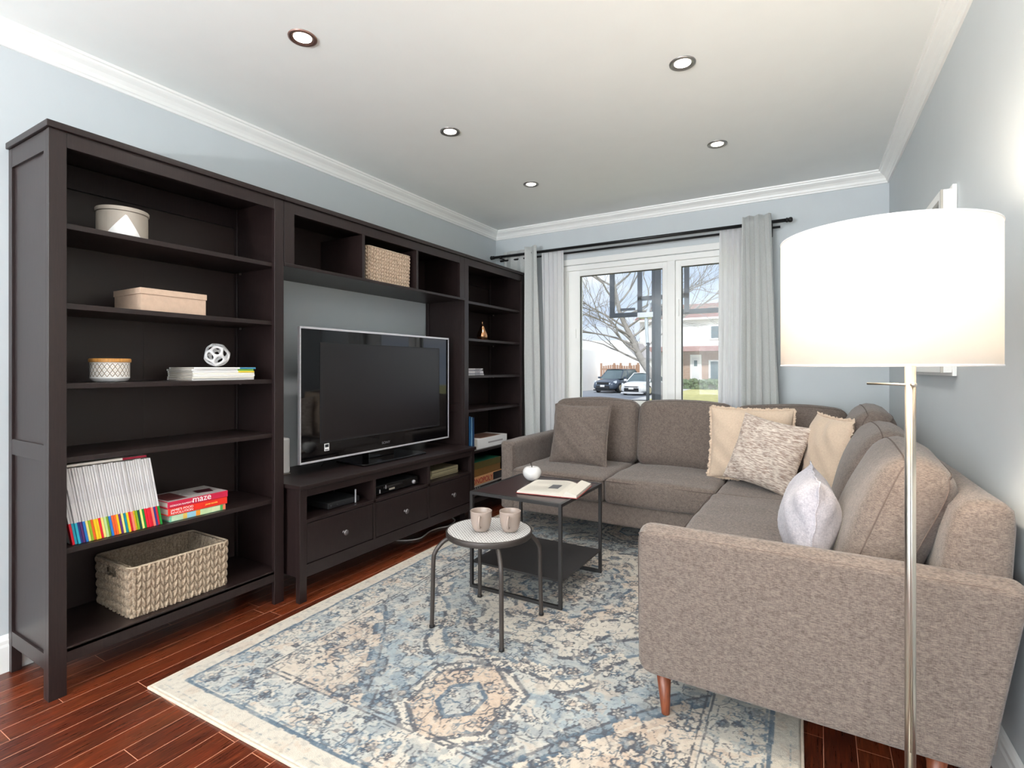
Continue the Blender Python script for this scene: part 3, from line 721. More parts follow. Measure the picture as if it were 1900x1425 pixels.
# ------------------------------------------------------------------ curtains and rods
t = thing('curtain_rod', 'black double curtain rod with ball ends above the window', 'curtain rod', (-1.37, 4.05, 2.155))
MB().tube([(-2.58, 4.03, 2.155), (-.19, 4.03, 2.155)], .0125, 16).build('front_rod', M['rod'], t, smooth=True)
MB().tube([(-2.54, 4.085, 2.128), (-.235, 4.085, 2.128)], .009, 14).build('rear_rod', M['rod'], t, smooth=True)
for x, s in ((-2.58, -1), (-.19, 1)):
    MB().lathe([(0, -.006), (.016, -.006), (.016, .004), (.012, .006), (.015, .010), (.018, .018), (.017, .028), (.010, .034), (0, .035)], (0, 0, 0), 20, 'x').xf(Matrix.Translation((x, 4.03, 2.155)) @ Matrix.Rotation(0 if s > 0 else PI, 4, 'Z')).build('finial', M['rod'], t, smooth=True)
for x in (-2.50, -.30):
    MB().box(x-.008, x+.008, 4.015, YF-.001, 2.135, 2.143).box(x-.014, x+.014, YF-.006, YF-.001, 2.075, 2.19).box(x-.008, x+.008, 4.015, 4.021, 2.135, 2.16).build('bracket', M['rod'], t, bevel=.001)
def curtain(name, label, xt0, xt1, xb0, xb1, yc0, z0, z1, nf, amp, m, seed, group, thick=.002, grommet=False, gather=0.0):
    rnd = random.Random(seed); ph = [rnd.uniform(0, 2*PI) for _ in range(4)]
    nu, nv = nf*22, 46
    def fn(u, v):
        z = z0+(z1-z0)*v; e = 1-v
        x = (xt0+(xt1-xt0)*u)*(v)+(xb0+(xb1-xb0)*u)*e
        uu = u+.03*math.sin(2*PI*u*1.3+ph[0])*(.4+e)+.012*math.sin(7*v+ph[3])
        y = amp*(math.sin(2*PI*nf*uu+ph[1]*0)+.25*math.sin(2*PI*nf*2.3*uu+ph[2])*e)
        x += amp*.28*math.sin(4*PI*nf*uu)*(.6+.4*e)
        yc = yc0(x) if callable(yc0) else yc0
        if callable(yc0): y *= min(1, .45+max(0, (x+2.26)/.06)*.5)
        return (x, yc+y*(.85+.3*e), z)
    t = thing(name, label, 'curtain', ((xb0+xb1)/2, 4.05, z0), group=group)
    MB().grid(fn, nu, nv).build('panel', m, t, smooth=True, solid=thick)
    hem = MB().grid(lambda u, v: (lambda p: (p[0], p[1]-.003, p[2]))(fn(u, v*.045)), nu, 2)
    hem.build('hem', m, t, smooth=True, solid=.003)
    if grommet:
        g = None
        for k in range(nf*2):
            u = (k+.5)/(nf*2); p = fn(u, .978)
            MB().lathe([(.021, -.002), (.026, -.003), (.026, .003), (.021, .002), (.021, -.002)], (p[0], p[1], 2.155), 20, 'x').build('grommet', M['rod'], t, smooth=True)
curtain('curtain', 'light grey curtain at the left, beside the corner bookcase', -2.50, -2.105, -2.47, -2.055, lambda x: 4.078-.085*max(0, min(1, (x+2.27)/.05)), .015, 2.205, 4, .034, M['curtain'], 3, 'grey curtains')
curtain('curtain', 'light grey curtain at the right of the window, gathered in deep folds', -.468, -.285, -.470, -.200, 3.988, .015, 2.205, 3, .030, M['curtain'], 5, 'grey curtains')
curtain('sheer_curtain', 'white sheer curtain left of the window', -2.10, -1.885, -2.06, -1.875, 4.062, .02, 2.165, 5, .013, M['sheer'], 8, 'white sheers', .001, False)
curtain('sheer_curtain', 'white sheer curtain right of the window', -.630, -.450, -.655, -.445, 4.062, .02, 2.165, 5, .013, M['sheer'], 9, 'white sheers', .001, False)

# ------------------------------------------------------------------ picture frame on the right wall
t = thing('picture_frame', 'white-framed picture hung on the right wall behind the lampshade', 'picture', (xr(2.8), 2.8, 1.12))
t.rotation_euler = (0, 0, math.atan(.0225))
fy0, fy1, fz0, fz1 = -.355, .36, 0, .672
f = MB().box(-.046, -.002, fy0, fy0+.03, fz0, fz1).box(-.046, -.002, fy1-.03, fy1, fz0, fz1).box(-.046, -.002, fy0+.03, fy1-.03, fz0, fz0+.03).box(-.046, -.002, fy0+.03, fy1-.03, fz1-.03, fz1)
f.box(-.014, -.001, fy0-.012, fy0, fz0-.012, fz1+.012).box(-.014, -.001, fy1, fy1+.012, fz0-.012, fz1+.012).box(-.014, -.001, fy0, fy1, fz0-.012, fz0).box(-.014, -.001, fy0, fy1, fz1, fz1+.012)
f.build('frame', M['trim'], t, bevel=.0015, local=True)
MB().box(-.030, -.026, fy0+.03, fy1-.03, fz0+.03, fz1-.03).build('mat_board', mat('cream_mat_board', (205, 204, 200), .3, var=.02), t, local=True)
MB().box(-.0262, -.0255, fy0+.15, fy1-.15, fz0+.15, fz1-.15).build('print', mat('soft_grey_print', (160, 168, 172), .5, var=.3, scale=5), t, local=True)
MB().box(-.036, -.034, fy0+.03, fy1-.03, fz0+.03, fz1-.03).build('glazing', M['glass'], t, local=True)
MB().box(-.0462, -.038, fy0-.0006, fy0+.006, fz0-.0006, fz1+.0006).build('edge_bead', M['steel'], t, local=True)
# ------------------------------------------------------------------ rug
def rug():
    W_, L_ = 2.03, 3.02; nu, nv = 520, 760
    u = np.linspace(0, W_, nu+1)[:, None]*np.ones((1, nv+1)); v = np.linspace(0, L_, nv+1)[None, :]*np.ones((nu+1, 1))
    U = u-W_/2; V = v-L_/2
    cream = np.array([226, 216, 200.]); beige = np.array([212, 188, 166.]); blue = np.array([170, 182, 187.]); slate = np.array([110, 128, 142.]); dark = np.array([70, 74, 84.]); navy = np.array([58, 84, 108.])
    col = np.zeros(u.shape+(3,))+blue
    def put(mask, c, a=1.0):
        m = np.clip(mask, 0, 1)[..., None]*a; col[:] = col*(1-m)+np.array(c)*m
    wob = (fbm(u*14, v*14, 5)-.5)*.02; wob2 = (fbm(u*9, v*9, 55)-.5)*.03
    wear = fbm(u*5, v*5, 11); fine = fbm(u*70, v*70, 31, 3); mid = fbm(u*18, v*18, 77, 3)
    put((wear > .50)*.55, cream); put((mid > .63)*.32, slate); put((mid < .36)*.4, beige)
    ed = np.minimum(np.minimum(u, W_-u), np.minimum(v, L_-v)); edw = ed+wob*.45
    def motifs(step, rad, petals, seed, region, fill, ctr, line=dark, lw=.005, jit=.35, prob=.85):
        rng = np.random.RandomState(seed)
        for i in range(int(W_/2/step)+1):
            for j in range(int(L_/2/step)+2):
                x0 = (i+.5+rng.uniform(-jit, jit))*step; y0 = (j+rng.uniform(-jit, jit))*step
                pr = rng.rand(); R0 = rad*rng.uniform(.65, 1.2); p = petals+rng.randint(-1, 2); ph = rng.uniform(0, 6); fsel = rng.rand()
                if pr > prob: continue
                for sx in (-1, 1):
                    for sy in (-1, 1):
                        cx_, cy_ = sx*x0, sy*y0
                        if abs(cx_) > W_/2-.03 or abs(cy_) > L_/2-.03: continue
                        if not region(cx_, cy_): continue
                        iu0 = int((cx_+W_/2-R0*1.5)/W_*nu); iu1 = int((cx_+W_/2+R0*1.5)/W_*nu)+2
                        iv0 = int((cy_+L_/2-R0*1.5)/L_*nv); iv1 = int((cy_+L_/2+R0*1.5)/L_*nv)+2
                        iu0, iv0 = max(0, iu0), max(0, iv0)
                        sl = (slice(iu0, iu1), slice(iv0, iv1))
                        dx = (U[sl]-cx_)*sx; dy_ = (V[sl]-cy_)*sy; r = np.hypot(dx, dy_)+wob[sl]*.4; th = np.arctan2(dy_, dx)
                        rr = R0*(1+.26*np.cos(p*th+ph))
                        sub = col[sl]; f_ = fill[int(fsel*len(fill))]
                        m = (r < rr)[..., None]; sub[:] = np.where(m, sub*.25+np.array(f_)*.75, sub)
                        m = (np.abs(r-rr) < lw)[..., None]*(fine[sl] > .36)[..., None]; sub[:] = np.where(m, sub*.1+np.array(line)*.9, sub)
                        m = (r < R0*.38)[..., None]; sub[:] = np.where(m, sub*.4+np.array(ctr)*.6, sub)
                        m = (np.abs(r-R0*.40) < lw*.7)[..., None]; sub[:] = np.where(m, sub*.4+np.array(line)*.6, sub)
    # corner spandrels, stepped edge
    au = np.abs(U); av = np.abs(V)
    ca = (W_/2-.27)-au; cb = (L_/2-.25)-av
    sp = (np.maximum(ca, 0)/.46)**1.15+(np.maximum(cb, 0)/.62)**1.15
    st = .07*np.sign(np.sin((ca-cb*.75)*26))+wob2*1.4
    spd = sp+st*.7-1
    inner = (ed > .27)
    put((spd < 0)*inner, beige, .85); put(((spd < 0) & (wear > .5))*inner, cream, .6)
    for o_, w_, c_ in ((0, .028, navy), (.10, .016, dark), (-.13, .014, cream)):
        put((np.abs(spd-o_) < w_)*inner*(fine > .30), c_, .85)
    put(((spd > .0) & (spd < .09))*inner, slate, .55)
    infield = lambda x, y: True
    # central medallion
    th = np.arctan2(V*.80, U)
    rm = np.hypot(U/.66, V/.84)
    lob = rm*(1+.055*np.cos(8*th))+.035*np.sign(np.cos(14*th))+wob2
    for r0, c_, a_ in ((1.0, cream, .85), (.90, blue, .7), (.74, cream, .9), (.50, beige, .55), (.36, blue, .7), (.22, cream, .9)):
        put(lob < r0, c_, a_)
    # pendants above and below the medallion
    for sy in (-1, 1):
        pv = V-sy*1.04; q = np.maximum(np.abs(U)/.155, (np.abs(U)*.55/.155+np.abs(pv)*.75/.17))+wob*.8
        put(q < 1.22, cream, .9); put(q < 1.0, beige, .9); put(q < .45, blue, .7)
        put((np.abs(q-1.22) < .05)*(fine > .34), dark, .75); put((np.abs(q-1.0) < .05)*(fine > .3), dark, .8); put(np.abs(q-.45) < .05, navy, .8)
    field = lambda x, y: abs(x) < W_/2-.30 and abs(y) < L_/2-.28
    motifs(.155, .040, 6, 3, field, [cream, cream, beige, slate], beige)
    motifs(.105, .019, 5, 9, field, [slate, cream, beige, cream], cream, prob=.55)
    for r0, c_ in ((1.0, dark), (.90, slate), (.74, dark), (.50, dark), (.36, navy), (.22, dark)):
        put((np.abs(lob-r0) < .014)*(fine > .3), c_, .85)
    # border
    bd = (edw > .075) & (ed < .27)
    col[bd] = (cream*.55+blue*.45); put(bd*(wear > .5), cream, .75); put(bd*(mid > .58), slate, .35); put(bd*(mid < .34), beige, .6)
    motifs(.135, .042, 5, 21, lambda x, y: .10 < min(W_/2-abs(x), L_/2-abs(y)) < .22, [cream, blue, beige], beige, line=slate, prob=1, jit=.18)
    motifs(.09, .016, 4, 22, lambda x, y: .09 < min(W_/2-abs(x), L_/2-abs(y)) < .25, [slate, beige], navy, prob=.6)
    # vines: thin contour lines of noise
    for s_, seed, c0, wd, c_ in ((11, 91, .5, .010, dark), (13, 92, .46, .010, dark), (17, 93, .55, .012, dark), (22, 94, .5, .014, slate), (19, 95, .42, .012, dark), (26, 96, .6, .02, navy)):
        nz = fbm(u*s_, v*s_, seed, 2)
        put((np.abs(nz-c0) < wd)*(fbm(u*8, v*8, seed+5) > .40)*(edw > .085)*(fine > .32), c_, .75)
    put((np.abs(edw-.085) < .007)*1.0, navy, .75); put((np.abs(edw-.10) < .004)*(fine > .4), slate, .7)
    for e0 in (.265, .285): put((np.abs(ed+wob*.2-e0) < .0035)*(fine > .3), dark, .8)
    put((edw < .078)*1.0, cream*.98, 1); put((ed < .078)*(mid > .6), beige, .45); put((np.abs(ed-.03) < .002)*(fine > .55), slate, .5)
    # wear and pile mottling
    put((fbm(u*30, v*30, 61, 3) > .60)*.35, cream); put((fine > .64)*.12, dark); put((fine < .34)*.22, np.array([240, 232, 218.]))
    lc = np.clip(col, 0, 255)/255*.86; lc = np.where(lc <= .04045, lc/12.92, ((lc+.055)/1.055)**2.4)
    z = .011+.0016*(fbm(u*120, v*120, 3, 2)-.5)+.0012*(fbm(u*12, v*12, 4)-.5); z = np.where(ed < .006, .004, z)
    P = np.stack([u, v, z], -1).reshape(-1, 3)
    idx = np.arange((nu+1)*(nv+1)).reshape(nu+1, nv+1)
    q = np.stack([idx[:-1, :-1], idx[1:, :-1], idx[1:, 1:], idx[:-1, 1:]], -1).reshape(-1, 4)
    me = bpy.data.meshes.new('area_rug'); me.vertices.add(len(P)); me.vertices.foreach_set('co', P.ravel().astype(np.float32))
    me.loops.add(q.size); me.loops.foreach_set('vertex_index', q.ravel().astype(np.int32))
    me.polygons.add(len(q)); me.polygons.foreach_set('loop_start', np.arange(0, q.size, 4, dtype=np.int32)); me.update(calc_edges=True)
    at = me.color_attributes.new('col', 'FLOAT_COLOR', 'POINT')
    at.data.foreach_set('color', np.concatenate([lc.reshape(-1, 3), np.ones((len(P), 1))], 1).ravel().astype(np.float32))
    me.shade_smooth(); me.materials.append(vcol('woven_rug_pile', .95, .6, 420, .003, .15))
    t = thing('area_rug', 'cream and faded blue patterned rug with worn medallion under the tables', 'rug', (-2.046, .930, 0), math.radians(1.9))
    o = bpy.data.objects.new('pile', me); COL.objects.link(o); o.parent = t
    b_ = MB().box(-.004, W_+.004, -.004, W_*0+.004, 0, .009).box(-.004, W_+.004, L_-.004, L_+.004, 0, .009).box(-.004, .004, 0, L_, 0, .009).box(W_-.004, W_+.004, 0, L_, 0, .009)
    b_.build('edge_binding', mat('rug_edge_binding', (206, 190, 172), .9, var=.1, scale=60), t, local=True, bevel=.002)
rug()

# ------------------------------------------------------------------ soft shapes
def rbox(cx, cy, cz, sx, sy, sz, r, crown=(0, 0, 0), n=14, wr=.003, seed=0, sag=0):
    """rounded cushion block with crowned faces and slight creases"""
    hx, hy, hz = sx/2, sy/2, sz/2; mb = MB(); H = (hx, hy, hz)
    cnt_ = [max(6, min(44, int(2*h/.03))) for h in H]
    def ease(t): return math.sin(t*PI/2) if abs(t) <= 1 else t
    def surf(pos):
        inn = [max(-(H[i]-r), min(H[i]-r, pos[i])) for i in range(3)]
        d = Vector([pos[i]-inn[i] for i in range(3)])
        if d.length > 1e-9: d = d.normalized()*r
        pos = [inn[i]+d[i] for i in range(3)]
        out = list(pos)
        for i in range(3):
            j, k = (i+1) % 3, (i+2) % 3; uj, uk = pos[j]/H[j], pos[k]/H[k]
            out[i] += (1 if pos[i] > 0 else -1)*crown[i]*max(0, 1-uj**2)**.75*max(0, 1-uk**2)**.75*min(1, abs(pos[i]/H[i]))**2
        x, y, z = out
        nz = math.sin(x*13+seed)*math.cos(y*11+seed*2)+math.sin(z*17+x*5+seed*3)+.6*math.sin(y*23+z*19+seed)
        for i in range(3): out[i] += wr*nz*.5*(pos[i]/H[i])
        if sag: out[2] -= sag*(1-min(1, (abs(x)/hx))**2)*(1-min(1, (abs(y)/hy))**2) if out[2] > 0 else 0
        return out
    mb.surf = surf
    for ax in range(3):
        a1, a2 = (ax+1) % 3, (ax+2) % 3
        for sg in (-1, 1):
            def fn(u, v):
                q = [0, 0, 0]
                q[ax] = sg; q[a1] = ease(u*2-1)*.5+(u*2-1)*.5; q[a2] = ease(v*2-1)*.5+(v*2-1)*.5
                return surf([q[i]*H[i] for i in range(3)])
            mb.grid(fn, cnt_[a1], cnt_[a2])
    mb.v = [(p[0]+cx, p[1]+cy, p[2]+cz) for p in mb.v]
    return mb
def loop_pts(hx, hy, r, z, n=6):
    out = []
    for (sx, sy, a0) in ((1, 1, 0), (-1, 1, PI/2), (-1, -1, PI), (1, -1, 1.5*PI)):
        for k in range(n+1):
            a = a0+PI/2*k/n; out.append((sx*(hx-r)+r*math.cos(a), sy*(hy-r)+r*math.sin(a), z))
    return out

# ------------------------------------------------------------------ sectional sofa
S = M['sofa']
t = sofa = thing('sectional_sofa', 'taupe L-shaped sectional sofa with walnut legs along window and right wall', 'sofa', (-.75, 3.4, 0))
rbox(-1.15, 3.50, .2225, 1.42, .76, .135, .012, wr=.001).build('seat_base', S, t, smooth=True, merge=1e-5)
rbox(-.06, 2.84, .2225, .86, 2.18, .135, .012, wr=.001).build('seat_base', S, t, smooth=True, merge=1e-5)
# left arm (window section)
rbox(-1.882, 3.52, .390, .108, .82, .47, .022, (.004, .0, .004), wr=.002, seed=1).build('armrest', S, t, smooth=True, merge=1e-5)
MB().tube([(-1.834, 3.112, .17), (-1.834, 3.112, .598), (-1.834, 3.14, .612), (-1.834, 3.6, .612)], .0022, 6).build('seam', M['piping'], t)
# near arm: rounded slab whose back edge slants out to the wall
def slab(poly, y0, y1, rad, name, parent, m, nseg=6, lift=.010):
    # rounded polygon outline (x, z)
    pts = []; n = len(poly)
    for i in range(n):
        p = Vector(poly[i][:2]); a = (Vector(poly[i-1][:2])-p); b_ = (Vector(poly[(i+1) % n][:2])-p); rr = poly[i][2]
        pa = p+a.normalized()*rr; pb = p+b_.normalized()*rr
        for k in range(nseg+1):
            s_ = k/nseg; pts.append((1-s_)**2*pa+2*s_*(1-s_)*p+s_*s_*pb)
    # add points on long runs
    dense = []
    for i in range(len(pts)):
        a, b_ = pts[i], pts[(i+1) % len(pts)]; k = max(1, int((b_-a).length/.03))
        for j in range(k): dense.append(a.lerp(b_, j/k))
    c = sum(dense, Vector((0, 0)))/len(dense); N_ = len(dense)
    nor = []
    for i in range(N_):
        tt = (dense[(i+1) % N_]-dense[i-1]).normalized(); nn = Vector((tt.y, -tt.x))
        if nn.dot(dense[i]-c) < 0: nn = -nn
        nor.append(nn)
    prof = []
    for k in range(7): a = PI/2*k/6; prof.append((y0+rad*(1-math.sin(a)), -rad*(1-math.cos(a))))
    prof = prof[::-1]
    # from near face ring (inset rad) to full, middle crowned, back to far ring
    rings = []
    for k in range(7): a = PI/2*k/6; rings.append((y0+rad*(1-math.sin(a)), -rad*(1-math.cos(a))))
    rings = [(y0+rad-rad*math.cos(PI/2*k/6), -rad+rad*math.sin(PI/2*k/6)) for k in range(7)]
    mid = [(y0+rad+(y1-y0-2*rad)*k/6, lift*math.sin(PI*k/6)) for k in range(1, 6)]
    end = [(y1-rad+rad*math.sin(PI/2*k/6), -rad+rad*math.cos(PI/2*k/6)) for k in range(7)]
    allr = rings+mid+end; vs = []; fs = []
    for y, off in allr:
        for i in range(N_): vs.append((dense[i].x+nor[i].x*off, y, dense[i].y+nor[i].y*off))
    for k in range(len(allr)-1):
        for i in range(N_): fs.append((k*N_+i, k*N_+(i+1) % N_, (k+1)*N_+(i+1) % N_, (k+1)*N_+i))
    fs.append(tuple(range(N_))); fs.append(tuple((len(allr)-1)*N_+i for i in range(N_))[::-1])
    o = MB().raw(vs, fs).build(name, m, parent, smooth=True)
    return o
arm_poly = [(-.505, .157, .05), (.352, .152, .03), (.428, .612, .035), (-.505, .616, .035)]
slab(arm_poly, 1.652, 1.765, .016, 'armrest', t, S)
MB().tube(arc_smooth([(-.503, 1.664, .19), (-.505, 1.660, .55), (-.498, 1.658, .592), (-.475, 1.657, .6075), (-.2, 1.657, .609), (.2, 1.657, .607), (.38, 1.657, .606), (.412, 1.657, .59)], 5), .0016, 6).build('seam', M['piping'], t)
MB().tube(arc_smooth([(-.475, 1.760, .6075), (-.2, 1.760, .609), (.24, 1.760, .607)], 4), .0016, 6).build('seam', M['piping'], t)
# back frames
rbox(-.76, 3.892, .48, 2.14, .08, .64, .025, wr=.002, seed=4).build('back_frame', S, t, smooth=True, merge=1e-5)
vs = []; ny = 24
bp = [(.19, .16), (.225, .42), (.262, .70), (.280, .765), (.305, .792), (.345, .802), (.378, .797), (.394, .780), (.398, .74), (.375, .30), (.36, .16)]
ys = [(1.716, .10), (1.717, .05), (1.722, .025), (1.732, .008), (1.748, 0)]+[(1.78+2.13*k/18, 0) for k in range(19)]+[(3.925, .01)]
ny = len(ys)-1
for y, ins in ys:
    sh = .0225*(2.8-y)
    for x, z in bp:
        dx = max(-1, min(1, (x-.31)/.09)); dz = max(-1, min(1, (z-.48)/.32))
        vs.append((x-dx*min(ins, .07)+sh, y, z-dz*ins+.002*math.sin(y*9)))
m_ = len(bp); fs = [tuple(range(m_)), tuple(ny*m_+i for i in range(m_))[::-1]]
for k in range(ny):
    for i in range(m_): fs.append((k*m_+i, k*m_+(i+1) % m_, (k+1)*m_+(i+1) % m_, (k+1)*m_+i))
MB().raw(vs, fs).build('back_frame', S, t, smooth=True)
# seat cushions
def seat(x0, x1, y0, y1, z0, z1, seed, crown=.014):
    o = rbox((x0+x1)/2, (y0+y1)/2, (z0+z1)/2, x1-x0, y1-y0, z1-z0, .028, (.006, .006, crown), wr=.004, seed=seed).build('seat_cushion', S, t, smooth=True, merge=1e-5)
    hx, hy = (x1-x0)/2, (y1-y0)/2
    for zz in (z1-.016,):
        p = [(a+(x0+x1)/2, b_+(y0+y1)/2, c_+.002*math.sin(a*13)) for a, b_, c_ in loop_pts(hx+.0015, hy+.0015, .03, zz)]
        MB().tube(p, .0022, 6, closed=True).build('piping', M['piping'], o)
seat(-1.826, -1.166, 3.085, 3.80, .291, .447, 1); seat(-1.162, -.506, 3.085, 3.80, .291, .449, 2)
seat(-.500, .255, 3.040, 3.80, .291, .440, 3); seat(-.512, .235, 1.772, 3.034, .291, .452, 4)
# back cushions
def back_cushion(loc, w_, h_, th_, rz, lean, seed, roll=0):
    mb = rbox(0, 0, h_/2, w_, th_, h_, .060, (.014, .040, .030), wr=.005, seed=seed)
    surf = mb.surf
    Mx = Matrix.Translation(loc) @ Matrix.Rotation(rz, 4, 'Z') @ Matrix.Rotation(-lean, 4, 'X') @ Matrix.Rotation(roll, 4, 'Y')
    o = mb.xf(Mx).build('back_cushion', S, t, smooth=True, merge=1e-5)
    for yy in (-th_/2+.018, th_/2-.018):
        p = []
        hx_, hz_ = w_/2, h_/2
        rect = [(-hx_+2*hx_*k/24, -hz_) for k in range(24)]+[(hx_, -hz_+2*hz_*k/20) for k in range(20)]+[(hx_-2*hx_*k/24, hz_) for k in range(24)]+[(-hx_, hz_-2*hz_*k/20) for k in range(20)]
        for a, b_ in rect:
            q_ = surf([a, yy, b_]); p.append(tuple(Mx @ Vector((q_[0], q_[1], q_[2]+h_/2))))
        MB().tube(p, .0022, 6, closed=True).build('piping', M['piping'], o)
back_cushion((-1.475, 3.735, .440), .655, .452, .17, 0, .16, 11)
back_cushion((-.812, 3.735, .440), .640, .450, .17, 0, .16, 12)
back_cushion((-.165, 3.735, .435), .640, .450, .17, 0, .16, 13)
back_cushion((.110, 3.285, .435), .60, .500, .155, -PI/2, .28, 14)
back_cushion((.105, 2.715, .440), .58, .460, .155, -PI/2, .34, 15)
back_cushion((.105, 2.115, .440), .60, .450, .160, -PI/2, .36, 16)
def leg(x, y, z1, dx=0, dy=0, z0=0):
    MB().raw(*(lambda A: (A.v, A.f))(MB().lathe([(0, z0), (.013, z0), (.0135, z0+.004), (.024, z1), (0, z1)], (0, 0, 0), 20))).xf(Matrix.Translation((x, y, 0)) @ Matrix(((1, 0, dx, 0), (0, 1, dy, 0), (0, 0, 1, 0), (0, 0, 0, 1)))).build('leg', M['walnut'], t, smooth=True)
leg(-.430, 1.712, .156, -.05, -.0, .0125)
leg(.255, 1.712, .156, .05, 0)
leg(-1.87, 3.17, .158, -.05, -.05, .0125); leg(-1.87, 3.86, .158, -.05, .05, .0125); leg(.28, 3.80, .158, .05, .05); leg(-.44, 3.17, .158, 0, 0, .0125)

# ------------------------------------------------------------------ loose cushions
def pillow(name, label, loc, w_, h_, th_, rot, m, seed, k=.05, fringe=None, flange=0, pw=.52, group='loose cushions', cat='cushion'):
    t = thing(name, label, cat, loc, rot=rot, group=group)
    n = 34
    def outline(u, v):
        return (u*(w_/2)*(1-k*(1-v*v)), h_/2+v*(h_/2)*(1-k*(1-u*u)))
    def fn(sg):
        def g(a, b_):
            u = math.sin((a*2-1)*PI/2); v = math.sin((b_*2-1)*PI/2)
            x, z = outline(u, v)
            T = th_/2*(max(0, 1-abs(u)**2.6)*max(0, 1-abs(v)**2.6))**pw
            T += .006*math.sin(x*26+seed)*math.sin(z*21+seed*1.7)*min(1, T/.04)+.004*math.sin((x+z)*47+seed)*min(1, T/.04)
            return (x, sg*T, z)
        return g
    MB().grid(fn(-1), n, n).grid(fn(1), n, n).build('cover', m, t, smooth=True, merge=1e-5, local=True)
    def edge(s):
        s = (s % 1)*4; i = int(s); q = (s-i)*2-1
        return [outline(q, -1), outline(1, q), outline(-q, 1), outline(-1, -q)][i], [(0, -1), (1, 0), (0, 1), (-1, 0)][i]
    if flange:
        vs = []; fs = []; N_ = 200
        for i in range(N_):
            (x, z), (nx, nz) = edge(i/N_); wv = .003*math.sin(i*.5)
            vs += [(x-nx*.004, 0, z-nz*.004), (x+nx*flange, wv, z+nz*flange)]
        for i in range(N_): j = (i+1) % N_; fs.append((2*i, 2*j, 2*j+1, 2*i+1))
        MB().raw(vs, fs).build('flange', m, t, smooth=True, solid=.004, local=True)
    if fringe:
        rnd = random.Random(seed); vs = []; fs = []; N_ = 420
        for i in range(N_):       # ruffled raw-edge fringe
            (x, z), (nx, nz) = edge(i/N_); L = fringe*(.6+.5*rnd.random()+.15*math.sin(i*.55)); wv = .004*math.sin(i*.42)+.003*math.sin(i*1.3)
            vs += [(x-nx*.005, 0, z-nz*.005), (x+nx*L*.5, wv*.6, z+nz*L*.5), (x+nx*L, wv, z+nz*L)]
        for i in range(N_):
            j = (i+1) % N_
            for q in range(2): fs.append((3*i+q, 3*j+q, 3*j+q+1, 3*i+q+1))
        MB().raw(vs, fs).build('fringe', m, t, smooth=True, solid=.003, local=True)
    return t
pillow('throw_pillow', 'taupe square cushion matching the sofa, leaning at its left end', (-1.478, 3.405, .455), .42, .43, .13, (-.26, 0, .03), S, 2, flange=.008)
pillow('throw_pillow', 'beige linen cushion with frayed edges against the window-side back', (-.365, 3.44, .455), .47, .44, .15, (-.20, .0, -.02), M['beige'], 5, fringe=.016)
pillow('throw_pillow', 'speckled wool cushion in front of the beige ones in the corner', (-.315, 3.235, .462), .40, .41, .15, (-.36, .16, -.40), M['boucle'], 8, k=.08, fringe=None)
pillow('throw_pillow', 'beige frayed cushion turned edge-on in the sofa corner', (.01, 3.17, .455), .44, .43, .16, (-.14, 0, -1.22), M['beige'], 11, fringe=.014)
pillow('throw_pillow', 'pale lilac-grey linen cushion standing edge-on by the near arm', (-.045, 2.06, .458), .42, .325, .175, (-.10, 0, -1.50), M['lilac'], 14, k=.10, pw=.72, fringe=None, flange=.006)

# ------------------------------------------------------------------ side table
X0, X1, Y0, Y1, ZT = -1.548, -1.030, 2.190, 2.716, .505
t = thing('side_table', 'square black metal side table with dark top and lower shelf on the rug', 'table', (-1.289, 2.453, .0125))
B = M['black']; q = .016
for x in (X0, X1-q):
    for y in (Y0, Y1-q): MB().box(x, x+q, y, y+q, .0125, ZT).build('leg', B, t, bevel=.001)
f = MB()
for y in (Y0, Y1-q): f.box(X0+q, X1-q, y, y+q, ZT-q, ZT)
for x in (X0, X1-q): f.box(x, x+q, Y0+q, Y1-q, ZT-q, ZT)
f.build('top_frame', B, t, bevel=.001)
for y in (Y0, Y1-q): MB().box(X0+q, X1-q, y, y+q, .0125, .0125+q).build('foot_bar', B, t, bevel=.001)
ttop = mat('dark_brown_table_panel', (58, 44, 44), .3, var=.05)
MB().box(X0+q, X1-q, Y0+q, Y1-q, ZT-.014, ZT-.002).build('tabletop', ttop, t)
MB().box(X0+.002, X1-.002, Y0+q, Y1-q, .134, .144).build('lower_shelf', B, t, bevel=.001)

t = thing('apple_ornament', 'white ceramic apple with dark stem on the side table', 'ornament', (-1.392, 2.575, ZT))
pr = []
for k in range(25):
    a = -PI/2+PI*k/24; r_ = .052*math.cos(a)*(1-.10*math.sin(a)*-1); z = .046+.044*math.sin(a)
    if k > 18: z -= .010*((k-18)/6)**2*1.6
    if k < 4: z += .004*(4-k)/4
    pr.append((max(0, r_), z))
MB().lathe(pr, (-1.392, 2.575, ZT-.004), 40).build('body', M['apple'], t, smooth=True)
MB().tube([(-1.392, 2.575, ZT+.065), (-1.394, 2.576, ZT+.082), (-1.401, 2.578, ZT+.099)], [.0035, .003, .005], 8).build('stem', M['stem'], t, smooth=True)

